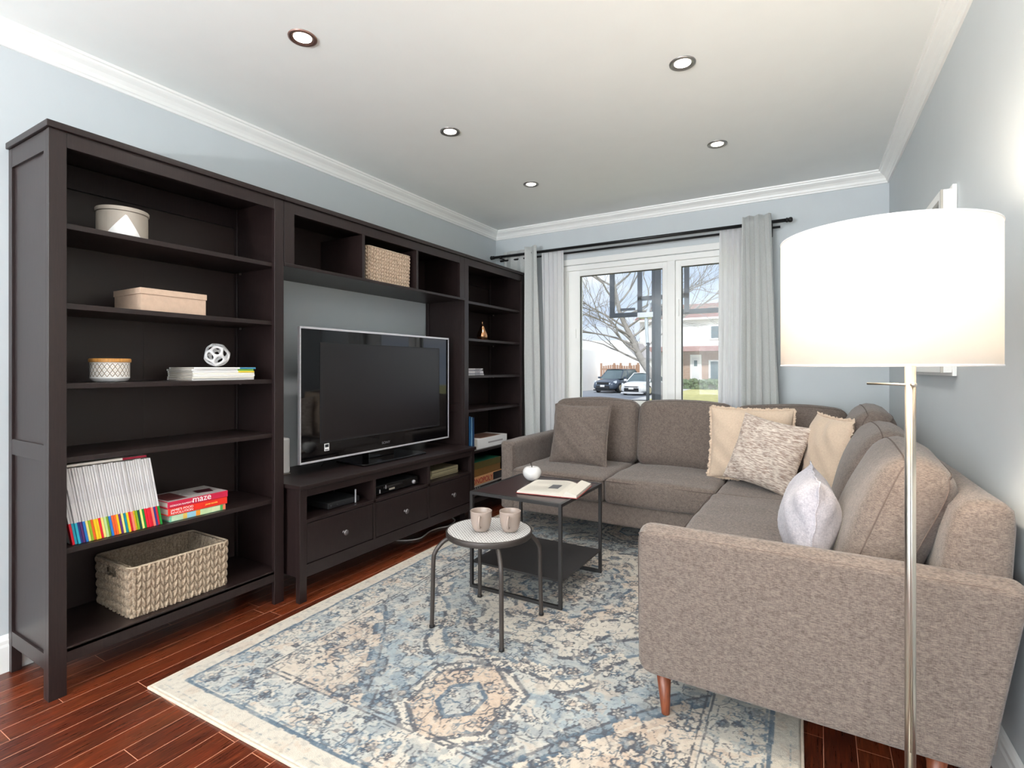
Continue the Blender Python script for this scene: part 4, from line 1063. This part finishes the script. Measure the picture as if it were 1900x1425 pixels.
# open book
t = thing('open_book', 'open book with cream pages and small photograph on the side table', 'book', (-1.10, 2.455, ZT+.0004), math.radians(8))
cov = cmat((150, 60, 56))
MB().box(-.245, .075, -.150, .150, 0, .003).build('cover', cov, t, local=True, bevel=.001)
def page(side, wd, hmax, seed):
    def fn(u, v):
        x = side*wd*u; z = .003+hmax*(math.sin(min(1, u*3.2)*PI/2)**.9)*(1-.55*u)*1.0+.002*(1-u)
        return (x, -.146+.292*v, z)
    mb = MB().grid(fn, 26, 6); n0 = len(mb.v)
    mb.grid(lambda u, v: (side*wd*u, -.146+.292*v, .0031), 26, 6)
    for vv in (0, 1): mb.grid(lambda u, v: (fn(u, vv)[0], fn(u, vv)[1], .0031+(fn(u, vv)[2]-.0031)*v), 26, 3)
    mb.grid(lambda u, v: (side*wd, -.146+.292*u, .0031+(fn(1, 0)[2]-.0031)*v), 6, 2)
    return mb, fn
creamp = mat('cream_book_page', (214, 208, 196), .75, var=.015)
mb, fl = page(-1, .240, .017, 1); lp = mb.build('left_pages', creamp, t, smooth=False, merge=1e-5, local=True)
mb, fr = page(1, .070, .028, 2); rp = mb.build('right_pages', creamp, t, smooth=False, merge=1e-5, local=True)
ink = cmat((150, 146, 140))
mb = MB()
for k in range(20):
    v = .10+.042*k
    for (a, b_) in ((.12, .50 if 8 < k < 14 else .90),):
        mb.grid(lambda uu, vv, v=v, a=a, b_=b_: (lambda p: (p[0], p[1]+.0022*vv, p[2]+.0004))(fl(a+(b_-a)*uu, v)), 14, 1)
mb.build('printed_lines', ink, lp, local=True)
MB().grid(lambda u, v: (lambda p: (p[0], p[1], p[2]+.0006))(fl(.22+.22*u, .30+.30*v)), 6, 4).build('printed_photo', cmat((84, 84, 86)), lp, local=True)

# ------------------------------------------------------------------ round stool with mugs
t = thing('round_stool', 'small round stool-table with white patterned top and bent grey tube legs', 'stool', (-1.262, 1.935, .0125))
cx, cy, zt = -1.262, 1.935, .422
def stooltop():
    q = NT('white_weave_print'); v = q.obj((1, 1, 1), (0, 0, math.radians(40)))
    br = q.new('ShaderNodeTexBrick'); q.ln(v, br.inputs['Vector']); br.inputs['Scale'].default_value = 1
    br.inputs['Brick Width'].default_value = .022; br.inputs['Row Height'].default_value = .011; br.inputs['Mortar Size'].default_value = .0013; br.inputs['Mortar Smooth'].default_value = .1
    for k in ('Color1', 'Color2'): br.inputs[k].default_value = (*lin((214, 212, 210)), 1)
    br.inputs['Mortar'].default_value = (*lin((96, 90, 90)), 1)
    n_ = q.noise(v, 90, 2); c_ = q.mix(q.ramp(n_, [(.45, (0, 0, 0)), (.55, (1, 1, 1))]), br.outputs['Color'], lin((212, 210, 208)))
    q.ln(q.mix(.35, br.outputs['Color'], c_), q.b.inputs['Base Color']); q.b.inputs['Roughness'].default_value = .35; return q.m
MB().lathe([(0, zt-.004), (.183, zt-.004), (.186, zt-.002), (.186, zt-.001), (0, zt)], (cx, cy, 0), 72).build('seat', stooltop(), t)
MB().lathe([(.180, zt-.024), (.189, zt-.024), (.191, zt-.021), (.191, zt-.003), (.189, zt), (.184, zt+.001), (.184, zt-.006), (.180, zt-.008), (.180, zt-.024)], (cx, cy, 0), 72).build('rim', M['gunmetal'], t, smooth=True)
MB().lathe([(0, zt-.012), (.181, zt-.012), (.181, zt-.005), (0, zt-.005)], (cx, cy, 0), 48).build('underside', M['gunmetal'], t)
for (fx, fy) in ((-1.446, 1.768), (-1.436, 2.118), (-1.090, 1.760), (-1.094, 2.104)):
    dx, dy = fx-cx, fy-cy; L = math.hypot(dx, dy); dx /= L; dy /= L
    P = lambda r_, z: (cx+dx*r_, cy+dy*r_, z)
    MB().tube(arc_smooth([P(L+.004, .013), P(L, .16), P(L-.003, .30), P(L-.010, .335), P(L-.030, .365), P(L-.062, .390), P(L-.12, .402), P(.04, .402)], 8), .0095, 12).build('leg', M['gunmetal'], t, smooth=True)
    MB().lathe([(0, .0125), (.0115, .0125), (.0115, .022), (.0096, .024), (.0096, .013)], (*P(L+.004, 0)[:2], 0), 16).build('foot_cap', M['gasket'], t, smooth=True)
for (mx, my, lb, hz) in ((-1.283, 1.902, 'left', -1.12), (-1.170, 1.962, 'right', -1.20)):
    t = thing('mug', 'taupe glazed mug, %s of the pair on the round stool' % lb, 'mug', (mx, my, zt+.001), hz, group='pair of taupe mugs')
    MB().lathe([(0, .002), (.026, .002), (.029, 0), (.032, .002), (.040, .018), (.0455, .045), (.0475, .084), (.0478, .0875), (.0462, .0885), (.0445, .086), (.0430, .045), (.037, .020), (.028, .008), (0, .007)], (0, 0, 0), 48).build('cup', M['mug'], t, smooth=True, local=True)
    MB().tube(arc_smooth([(.0445, 0, .070), (.060, 0, .073), (.071, 0, .062), (.072, 0, .046), (.062, 0, .030), (.041, 0, .024)], 7), [.0058]*36, 12).build('handle', M['mug'], t, smooth=True, local=True)

# ------------------------------------------------------------------ floor lamp
px, py, sxx, syy, SR = .172, 1.426, .120, 1.425, .2
t = thing('floor_lamp', 'lit floor lamp with big white drum shade and brushed steel pole', 'lamp', (px, py, 0))
MB().lathe([(0, 0), (.135, 0), (.14, .003), (.14, .014), (.135, .018), (.02, .022), (0, .022)], (px, py, 0), 56).build('base', M['steel'], t, smooth=True)
MB().tube([(px, py, .018), (px, py, 1.245)], .0103, 24).build('pole', M['steel'], t, smooth=True)
MB().tube([(px+.0009, py-.0125, .30), (px+.0009, py-.0125, 1.092)], .0028, 10).build('pull_rod', M['steel'], t, smooth=True)
cb = MB().tube([(px-.075, py+.046, 1.100), (px+.004, py-.012, 1.100)], .0026, 12)
cb.lathe([(0, -.006), (.005, -.004), (.0065, 0), (.005, .004), (0, .006)], (px+.004, py-.013, 1.100), 16)
cb.build('switch_bar', M['steel'], t, smooth=True)
z0, z1 = 1.142, 1.431
MB().lathe([(SR, z0), (SR, z1)], (sxx, syy, 0), 96).build('lamp_shade', M['shade'], t, smooth=True, solid=.0016)
for zz, nm in ((z0, 'shade_rim'), (z1, 'shade_rim')):
    MB().tube([(sxx+SR*math.cos(a*PI/36), syy+SR*math.sin(a*PI/36), zz) for a in range(72)], .0022, 8, closed=True).build(nm, M['white'], t, smooth=True)
sp = MB()
for k in range(3):
    a = 2*PI*k/3+.5; sp.tube([(px, py, 1.245), (sxx+SR*math.cos(a), syy+SR*math.sin(a), 1.245 if False else z1-.03)], .0018, 8)
sp.tube([(px, py, 1.24), (sxx, syy, 1.245), (sxx, syy, 1.27)], .006, 10)
sp.build('shade_carrier', M['steel'], t, smooth=True)
MB().lathe([(0, 1.26), (.014, 1.26), (.014, 1.295), (.018, 1.30), (.030, 1.325), (.031, 1.345), (.022, 1.365), (0, 1.373)], (sxx, syy, 0), 24).build('bulb', mat('lit_bulb', (255, 236, 210), .5, emis=(255, 236, 212), es=440), t, smooth=True)
0 and light('bulb_light', 'POINT', (sxx-px, syy-py, 1.30), (0, 0, 0), 26, (1, .86, .70), shadow_soft_size=.035)
for o in t.children:
    if o.name.startswith('bulb') and o.type == 'MESH': o.visible_shadow = True

# ------------------------------------------------------------------ outside, beyond the window
G = -.61
GR = {}
lawn = mat('winter_lawn', (196, 190, 128), .95, var=.22, scale=3, bump=.3, bscale=30)
asph = mat('driveway_asphalt', (140, 144, 150), .9, var=.08, scale=2)
snow = mat('pale_concrete', (206, 204, 200), .9, var=.05, scale=1)
struct(MB().box(-60, 30, 4.5, 110, G-.3, G).build('lawn_ground', lawn))
struct(MB().prism([(-30, 27), (-9.0, 27), (-10.2, 46), (-34, 46)], G, G+.012).build('driveway_ground', asph))
struct(MB().box(-60, 30, 22, 27, G, G+.010).build('street_ground', mat('street_asphalt', (150, 152, 154), .9, var=.06, scale=1)))
struct(MB().prism([(-9.0, 27), (-8.2, 27), (-9.4, 46), (-10.2, 46)], G, G+.014).build('walkway_ground', snow))
def siding(name, rgb): return mat(name, rgb, .7, var=.015, scale=2)
hw = siding('white_siding', (244, 243, 240)); brick = NT('house_brick')
_b = brick.new('ShaderNodeTexBrick'); brick.ln(brick.obj((1, 1, 1), (PI/2, 0, 0)), _b.inputs['Vector']); _b.inputs['Scale'].default_value = 4
_b.inputs['Color1'].default_value = (*lin((186, 156, 136)), 1); _b.inputs['Color2'].default_value = (*lin((168, 136, 116)), 1); _b.inputs['Mortar'].default_value = (*lin((190, 176, 160)), 1)
brick.ln(_b.outputs[0], brick.b.inputs['Base Color']); brick = brick.m
roofm = mat('red_brown_roof_tiles', (150, 116, 108), .9, var=.2, scale=12, bump=.4, bscale=25)
dkg = mat('dark_window_glass', (96, 112, 116), .15, var=.1, scale=1)
# right house across the street
HY = 47.0
def hx(r): return HY*(-.509+.8607*r)/(.8607+.509*r)
def pxx(p): return hx((p-950)/964)
hxL, hxR = pxx(1187), -2.0
t = thing('house', 'white and brick two-storey house with red-brown tile roofs across the street', 'house', ((hxL+hxR)/2, HY+4, G))
MB().box(hxL, hxR, HY, HY+9, 2.85, 5.55).build('upper_wall', hw, t)
MB().box(hxL, pxx(1262), HY-.02, HY+8, G, 2.85).build('garage_wall', hw, t)
MB().box(pxx(1262), hxR, HY, HY+9, G, 2.85).build('brick_wall', brick, t)
MB().extr([(hxL-.4, HY-.55, 5.5), (hxL-.4, HY+4.5, 7.3), (hxL-.4, HY+9.5, 5.5)], (hxR-hxL+.8, 0, 0)).build('roof', roofm, t)
MB().extr([(pxx(1190), HY-1.3, 2.62), (pxx(1190), HY, 3.10), (pxx(1190), HY, 2.62)], (hxR-pxx(1190), 0, 0)).build('porch_roof', roofm, t)
MB().box(hxL-.4, hxR+.4, HY-.60, HY-.50, 5.36, 5.52).build('gutter', M['trim'], t)
MB().box(hxL-2, hxL-1.9, HY, HY+.1, 4, 4.1)
def hwin(x0, x1, z0, z1, n=2):
    f_ = MB().box(x0-.12, x1+.12, HY-.10, HY-.01, z0-.12, z1+.12).build('window_frame', M['trim'], t)
    for k in range(n):
        a = x0+(x1-x0)*k/n+.04; b_ = x0+(x1-x0)*(k+1)/n-.04
        MB().box(a, b_, HY-.13, HY-.09, z0, z1).build('window_glass', dkg, f_)
hwin(pxx(1319), pxx(1352), 3.75, 4.75, 2); hwin(pxx(1318), pxx(1366), -.05, 1.75, 3)
d = MB().box(pxx(1281), pxx(1302), HY-.12, HY-.01, G+.3, 2.35).build('door_surround', M['trim'], t)
MB().box(pxx(1284.5), pxx(1298.5), HY-.16, HY-.11, G+.35, 2.1).build('door', mat('white_house_door', (226, 226, 226), .5, var=.01), t)
MB().box(pxx(1288.5), pxx(1294.5), HY-.18, HY-.155, 1.35, 1.85).build('door_glass', dkg, t)
MB().box(pxx(1205), pxx(1250), HY-.06, HY-.02, G, 1.8).build('garage_door', mat('cream_garage_door', (228, 226, 220), .6, var=.01), t)
# left house with garage
LY = 40.0
def lx(p): r = (p-950)/964; return LY*(-.509+.8607*r)/(.8607+.509*r)
t = thing('house', 'plain white house wall with blue-grey garage door beyond the parked cars', 'house', (lx(1120), LY+4, G))
MB().box(lx(1000), lx(1103), LY-2.5, LY+8, G, 2.65).build('garage_wing', hw, t)
MB().box(lx(1000), lx(1160), LY+.8, LY+5, G, 3.45).build('wall', hw, t)
wg = MB().extr([(lx(1157), LY+.82, G), (lx(1157), LY+.82, 3.15), (lx(1188), LY+.82, 1.8), (lx(1188), LY+.82, G)], (0, 3.5, 0)).build('side_wing', hw, t)
MB().extr([(lx(1157), LY+.5, 3.30), (lx(1157), LY+.5, 3.42), (lx(1190), LY+.5, 1.98), (lx(1190), LY+.5, 1.80)], (0, 4.3, 0)).build('side_roof', mat('grey_shingles', (176, 170, 170), .9, var=.1, scale=10), t)
gs = MB().box(lx(1060), lx(1103), LY-2.60, LY-2.5, G, 1.62).build('garage_surround', mat('grey_door_surround', (176, 182, 186), .7), t)
MB().box(lx(1060), lx(1095), LY-2.66, LY-2.58, G, 1.35).build('garage_door', mat('blue_grey_garage_door', (150, 178, 204), .6, var=.04, scale=1), t)
for k in range(4): MB().box(lx(1060), lx(1095), LY-2.67, LY-2.655, G+.45*k+.42, G+.45*k+.44).build('door_panel_line', gs.data.materials[0], t)
# wooden fence
t = thing('wooden_fence', 'brown board fence between the houses, behind the parked cars', 'fence', (lx(1150), LY-.2, G))
fc = mat('fence_boards', (178, 142, 118), .9, var=.15, scale=6, stretch=(6, 6, 1))
x = lx(1117)
while x < lx(1188): MB().box(x, x+.14, LY-.3, LY-.27, G, 1.40+.05*math.sin(x*3)).build('board', fc, t); x += .19
for p in (1118, 1142, 1154, 1171, 1186): MB().box(lx(p)-.07, lx(p)+.07, LY-.36, LY-.24, G, 1.58).build('post', fc, t)
for z in (-.2, 1.05): MB().box(lx(1117), lx(1188), LY-.27, LY-.23, z, z+.1).build('rail', fc, t)
# hedge and utility box
t = thing('hedge', 'low dark green hedge under the window of the brick house', 'hedge', (pxx(1305), HY-1.2, G))
rnd = random.Random(4); mb = MB()
for k in range(260):
    x = pxx(1268)+rnd.random()*(pxx(1345)-pxx(1268)); y = HY-1.4+rnd.random()*.8; z = G+rnd.random()*.75; s_ = .10+.12*rnd.random()
    mb.lathe([(0, -s_), (s_*.8, -s_*.5), (s_, 0), (s_*.7, s_*.6), (0, s_)], (x, y, z), 6)
mb.build('foliage', mat('hedge_leaves', (104, 120, 88), .9, var=.4, scale=8), t)
MB().box(pxx(1268), pxx(1345), HY-1.35, HY-.7, G, G+.5).build('branches', mat('hedge_core', (80, 84, 66), .9), t)
t = thing('utility_box', 'teal green metal utility box on the lawn outside the window', 'utility box', (-2.9, 13.4, G))
MB().box(-3.35, -2.5, 13.0, 13.6, G, .12).build('cabinet', mat('teal_green_metal', (96, 176, 158), .6), t, bevel=.02)
MB().box(-3.38, -2.47, 12.97, 13.63, .12, .18).build('lid', mat('teal_green_lid', (110, 190, 170), .6), t, bevel=.01)

# basketball hoop seen from behind
HB = mat('hoop_black_paint', (62, 68, 76), .6, var=.05)
hy = 8.6; k_ = hy/9.0
t = thing('basketball_hoop', 'dark basketball hoop stand seen from behind, close outside the window', 'basketball hoop', (-2.29, hy-.3, G))
bx0, bx1, bz0, bz1 = -3.115, -1.17, 2.01, 3.15
fr_ = MB(); bars(fr_, bx0, bx1, bz0, bz1, .075, hy-.02, hy+.03); fr_.build('backboard_frame', HB, t)
MB().box(bx0+.07, bx1-.07, hy+.005, hy+.012, bz0+.07, bz1-.07).build('backboard', M['glass'], t)
MB().box(-2.62, -2.545, hy-.05, hy-.02, bz0+.02, bz1-.1).box(-1.86, -1.785, hy-.05, hy-.02, bz0+.02, bz1-.1).box(-2.62, -1.785, hy-.05, hy-.02, 2.27, 2.34).build('support_frame', HB, t)
MB().tube([(-2.235, hy-.30, G), (-2.235, hy-.30, 2.9)], .075, 4).build('pole', HB, t)
MB().tube([(-2.355, hy-.36, .35), (-2.355, hy-.36, 1.55)], .028, 8).build('height_strut', HB, t)
MB().tube([(-2.36, hy-.36, 1.5), (-2.40, hy-.30, 1.95), (-2.40, hy-.05, 2.2)], .028, 8).build('spring_arm', mat('pale_steel', (176, 184, 190), .5), t)
MB().box(-2.53, -2.28, hy-.34, hy-.02, 1.96, 2.04).build('hinge', mat('pale_bracket', (200, 204, 208), .5), t)
MB().tube([(-2.24+.23*math.cos(a*PI/10), hy+.30+.23*math.sin(a*PI/10), 2.16) for a in range(20)], .010, 6, closed=True).build('rim', HB, t)
MB().box(-2.95, -2.70, hy+.05, hy+.10, 2.13, 2.17).build('padding', HB, t)
MB().box(-2.7, -1.8, hy-.9, hy+.1, G, G+.18).build('base', HB, t, bevel=.03)

# bare trees
bark = mat('grey_brown_bark', (158, 153, 148), .95, var=.15, scale=6)
def tree(label, base, trunk, r0, seed, depth=5, spread=.6):
    rnd = random.Random(seed); t = thing('bare_tree', label, 'tree', base, group='bare winter trees')
    tr = MB(); br_ = MB()
    pts = arc_smooth([tuple(Vector(base)+Vector(p)) for p in trunk], 5); n = len(pts)
    tr.tube(pts, [r0*(1-.62*i/(n-1)) for i in range(n)], 10)
    def grow(p, d, L, r, dep):
        if dep == 0 or r < .004: return
        q = [p]; dd = d.copy()
        for k in range(5):
            dd = (dd+Vector((rnd.uniform(-.22, .22), rnd.uniform(-.22, .22), rnd.uniform(-.10, .10)))).normalized(); q.append(q[-1]+dd*L/5)
        br_.tube(q, [r*(1-.5*i/5) for i in range(6)], 5 if dep < 3 else 7, caps=False)
        for c_ in range(3 if dep > 2 else 3):
            i = rnd.choice((2, 3, 4, 5)) if c_ else 5
            nd = (dd+Vector((rnd.uniform(-1, 1), rnd.uniform(-1, 1), rnd.uniform(-.35, .7)))*spread).normalized()
            grow(q[i], nd, L*rnd.uniform(.6, .82), r*.52, dep-1)
    for i in range(int(n*.35), n, max(1, n//9)):
        for c_ in range(2):
            a = rnd.uniform(0, 2*PI); nd = Vector((math.cos(a), math.sin(a)*.6, rnd.uniform(.1, .8))).normalized()
            grow(pts[i], nd, rnd.uniform(1.6, 2.8), r0*.26, depth)
    grow(pts[-1], Vector((-.2, 0, 1)), 2.2, r0*.36, depth)
    tr.build('trunk', bark, t, smooth=True); br_.build('branches', bark, t, smooth=True)
tree('bare leaning street tree seen through the left pane, past the hoop post', (-6.7, 26.8, G), [(0, 0, 0), (-.55, .1, 1.1), (-1.4, .2, 2.3), (-1.9, .2, 3.4), (-2.5, .1, 4.8), (-2.9, 0, 6.8)], .24, 12, 6)
tree('bare tree in front of the brick house, seen through the right pane', (1.2, 24, G), [(0, 0, 0), (-.1, .1, 1.5), (-.5, .1, 3.2), (-1.0, .1, 5.0), (-1.3, 0, 7.0)], .2, 30, 5)

tree('tall bare tree far behind the white garage house, at the left of the left pane', (-27.5, 62, G), [(0, 0, 0), (.2, 0, 2.5), (0, .1, 5.0), (.2, 0, 8.5)], .3, 51, 4)

# parked cars
def car(label, loc, rz, L, W_, Hh, paint, suv, trimc):
    t = thing('car', label, 'car', loc, rz); h = L/2; hw_ = W_/2
    gc = .20 if suv else .16; belt = Hh*.60 if suv else Hh*.62
    # side profile (x forward): z of bottom, z of hood/belt top, half width
    st = [(h, gc+.12, gc+.42, hw_*.72), (h-.08, gc+.02, belt*.74, hw_*.86), (h-.35, gc, belt*.86, hw_*.96), (h-.9, gc, belt*.93, hw_), (h-1.25, gc, belt, hw_), (0, gc, belt+.01, hw_), (-h+1.0, gc, belt+.03, hw_), (-h+.35, gc, belt+.03, hw_*.97), (-h+.06, gc+.03, belt, hw_*.88), (-h, gc+.12, belt*.75, hw_*.80)]
    sec = lambda x, zb, zt, w_: [(x, -w_*.94, zb), (x, -w_, zb+(zt-zb)*.35), (x, -w_*.97, zb+(zt-zb)*.75), (x, -w_*.86, zt-.01), (x, -w_*.4, zt+.02), (x, w_*.4, zt+.02), (x, w_*.86, zt-.01), (x, w_*.97, zb+(zt-zb)*.75), (x, w_, zb+(zt-zb)*.35), (x, w_*.94, zb)]
    vs = []; fs = []; m_ = 10
    for s_ in st: vs += sec(*s_)
    for k in range(len(st)-1):
        for i in range(m_): fs.append((k*m_+i, k*m_+(i+1) % m_, (k+1)*m_+(i+1) % m_, (k+1)*m_+i))
    fs.append(tuple(range(m_))); fs.append(tuple((len(st)-1)*m_+i for i in range(m_))[::-1])
    MB().raw(vs, fs).build('body', paint, t, smooth=True, sub=1, local=True)
    wsb = h-1.15; wst = h-1.95; rb = -h+(.75 if suv else 1.2); re = -h+(.12 if suv else .45); g1, g2 = hw_*.90, hw_*.70
    gl = [(wsb, g1, belt-.02), (wst, g2, Hh-.05), (rb, g2, Hh-.05), (re, g1*.95, belt-.02)]
    vs = []
    for x, w_, z in gl: vs += [(x, -w_, z), (x, w_, z)]
    MB().raw(vs, [(0, 1, 3, 2), (2, 3, 5, 4), (4, 5, 7, 6), (0, 2, 4, 6), (1, 7, 5, 3), (0, 6, 7, 1)]).build('windows', dkg, t, local=True)
    MB().grid(lambda u, v: (wst+.06+(rb-.05-wst-.06)*u, (v*2-1)*(g2+.01), Hh-.045+.035*(1-(v*2-1)**2)), 8, 8).build('roof', paint, t, smooth=True, solid=.03, local=True)
    p = MB()
    for s_ in (-1, 1):
        for (a, b_) in ((0, 1), (2, 3)):
            A = Vector((gl[a][0], s_*gl[a][1], gl[a][2])); B_ = Vector((gl[b_][0], s_*gl[b_][1], gl[b_][2])); p.tube([A, B_], .035, 5)
        p.tube([(-.15, s_*g1, belt), (-.2, s_*g2, Hh-.05)], .04, 5)
        p.tube([(wst, s_*g2, Hh-.04), (rb, s_*g2, Hh-.04)], .035, 5)
    p.build('pillar', paint, t, local=True)
    wr_ = .36 if suv else .32
    for x in (h-.92, -h+.88):
        for s_ in (-1, 1):
            w_ = MB().lathe([(0, -.10), (wr_*.92, -.10), (wr_, -.07), (wr_, .07), (wr_*.92, .10), (0, .10)], (x, s_*(hw_-.09), wr_), 24, 'y').build('wheel', M['gasket'], t, local=True)
            MB().lathe([(0, .015*s_), (wr_*.62, .015*s_), (wr_*.64, 0)], (x, s_*(hw_+.012), wr_), 16, 'y').build('rim', M['steel'], w_, local=True)
    for s_ in (-1, 1):
        MB().raw([(h-.02, s_*hw_*.52, belt*.68), (h-.45, s_*hw_*.955, belt*.82), (h-.42, s_*hw_*.955, belt*.70), (h+.0, s_*hw_*.55, belt*.60), (h-.10, s_*hw_*.5, belt*.70), (h-.5, s_*hw_*.90, belt*.86)], [(0, 1, 2, 3), (4, 5, 1, 0)]).build('headlight', mat('clear_headlamp', (214, 220, 226), .2), t, solid=.03, local=True)
        MB().box(wsb-.35, wsb-.18, s_*(hw_+.02), s_*(hw_+.20), belt-.02, belt+.13).build('mirror', paint, t, bevel=.03, local=True)
    MB().box(h-.06, h+.035, -hw_*.55, hw_*.55, gc+.10, gc+.32).build('lower_grille', M['gasket'], t, bevel=.02, local=True)
    MB().box(h-.06, h+.02, -hw_*.5, hw_*.5, belt*.60, belt*.60+(.16 if suv else .05)).build('upper_grille', trimc, t, bevel=.01, local=True)
    MB().box(h+.03, h+.05, -.17, .17, gc+.24, gc+.38).build('number_plate', M['white'], t, local=True)
    MB().box(h-.3, h+.01, -hw_*.8, hw_*.8, gc-.04, gc+.05).build('bumper_lip', M['gasket'] if suv else paint, t, bevel=.02, local=True)
wp = mat('white_car_paint', (240, 240, 240), .25, var=.01); gp = mat('slate_grey_car_paint', (84, 94, 108), .3, .3, var=.02)
def at_px(p, d): r = (p-950)/964; return (d*(-.509+.8607*r), d*(.8607+.509*r))
a = at_px(1196, 35.3); car('white compact sedan parked facing the window on the driveway', (a[0], a[1], G+.012), math.radians(-90-5), 4.6, 1.78, 1.46, wp, False, M['gasket'])
a = at_px(1146, 38.6); car('dark grey sport utility vehicle parked behind the white sedan', (a[0], a[1], G+.012), math.radians(-90-8), 4.6, 1.86, 1.70, gp, True, M['gasket'])
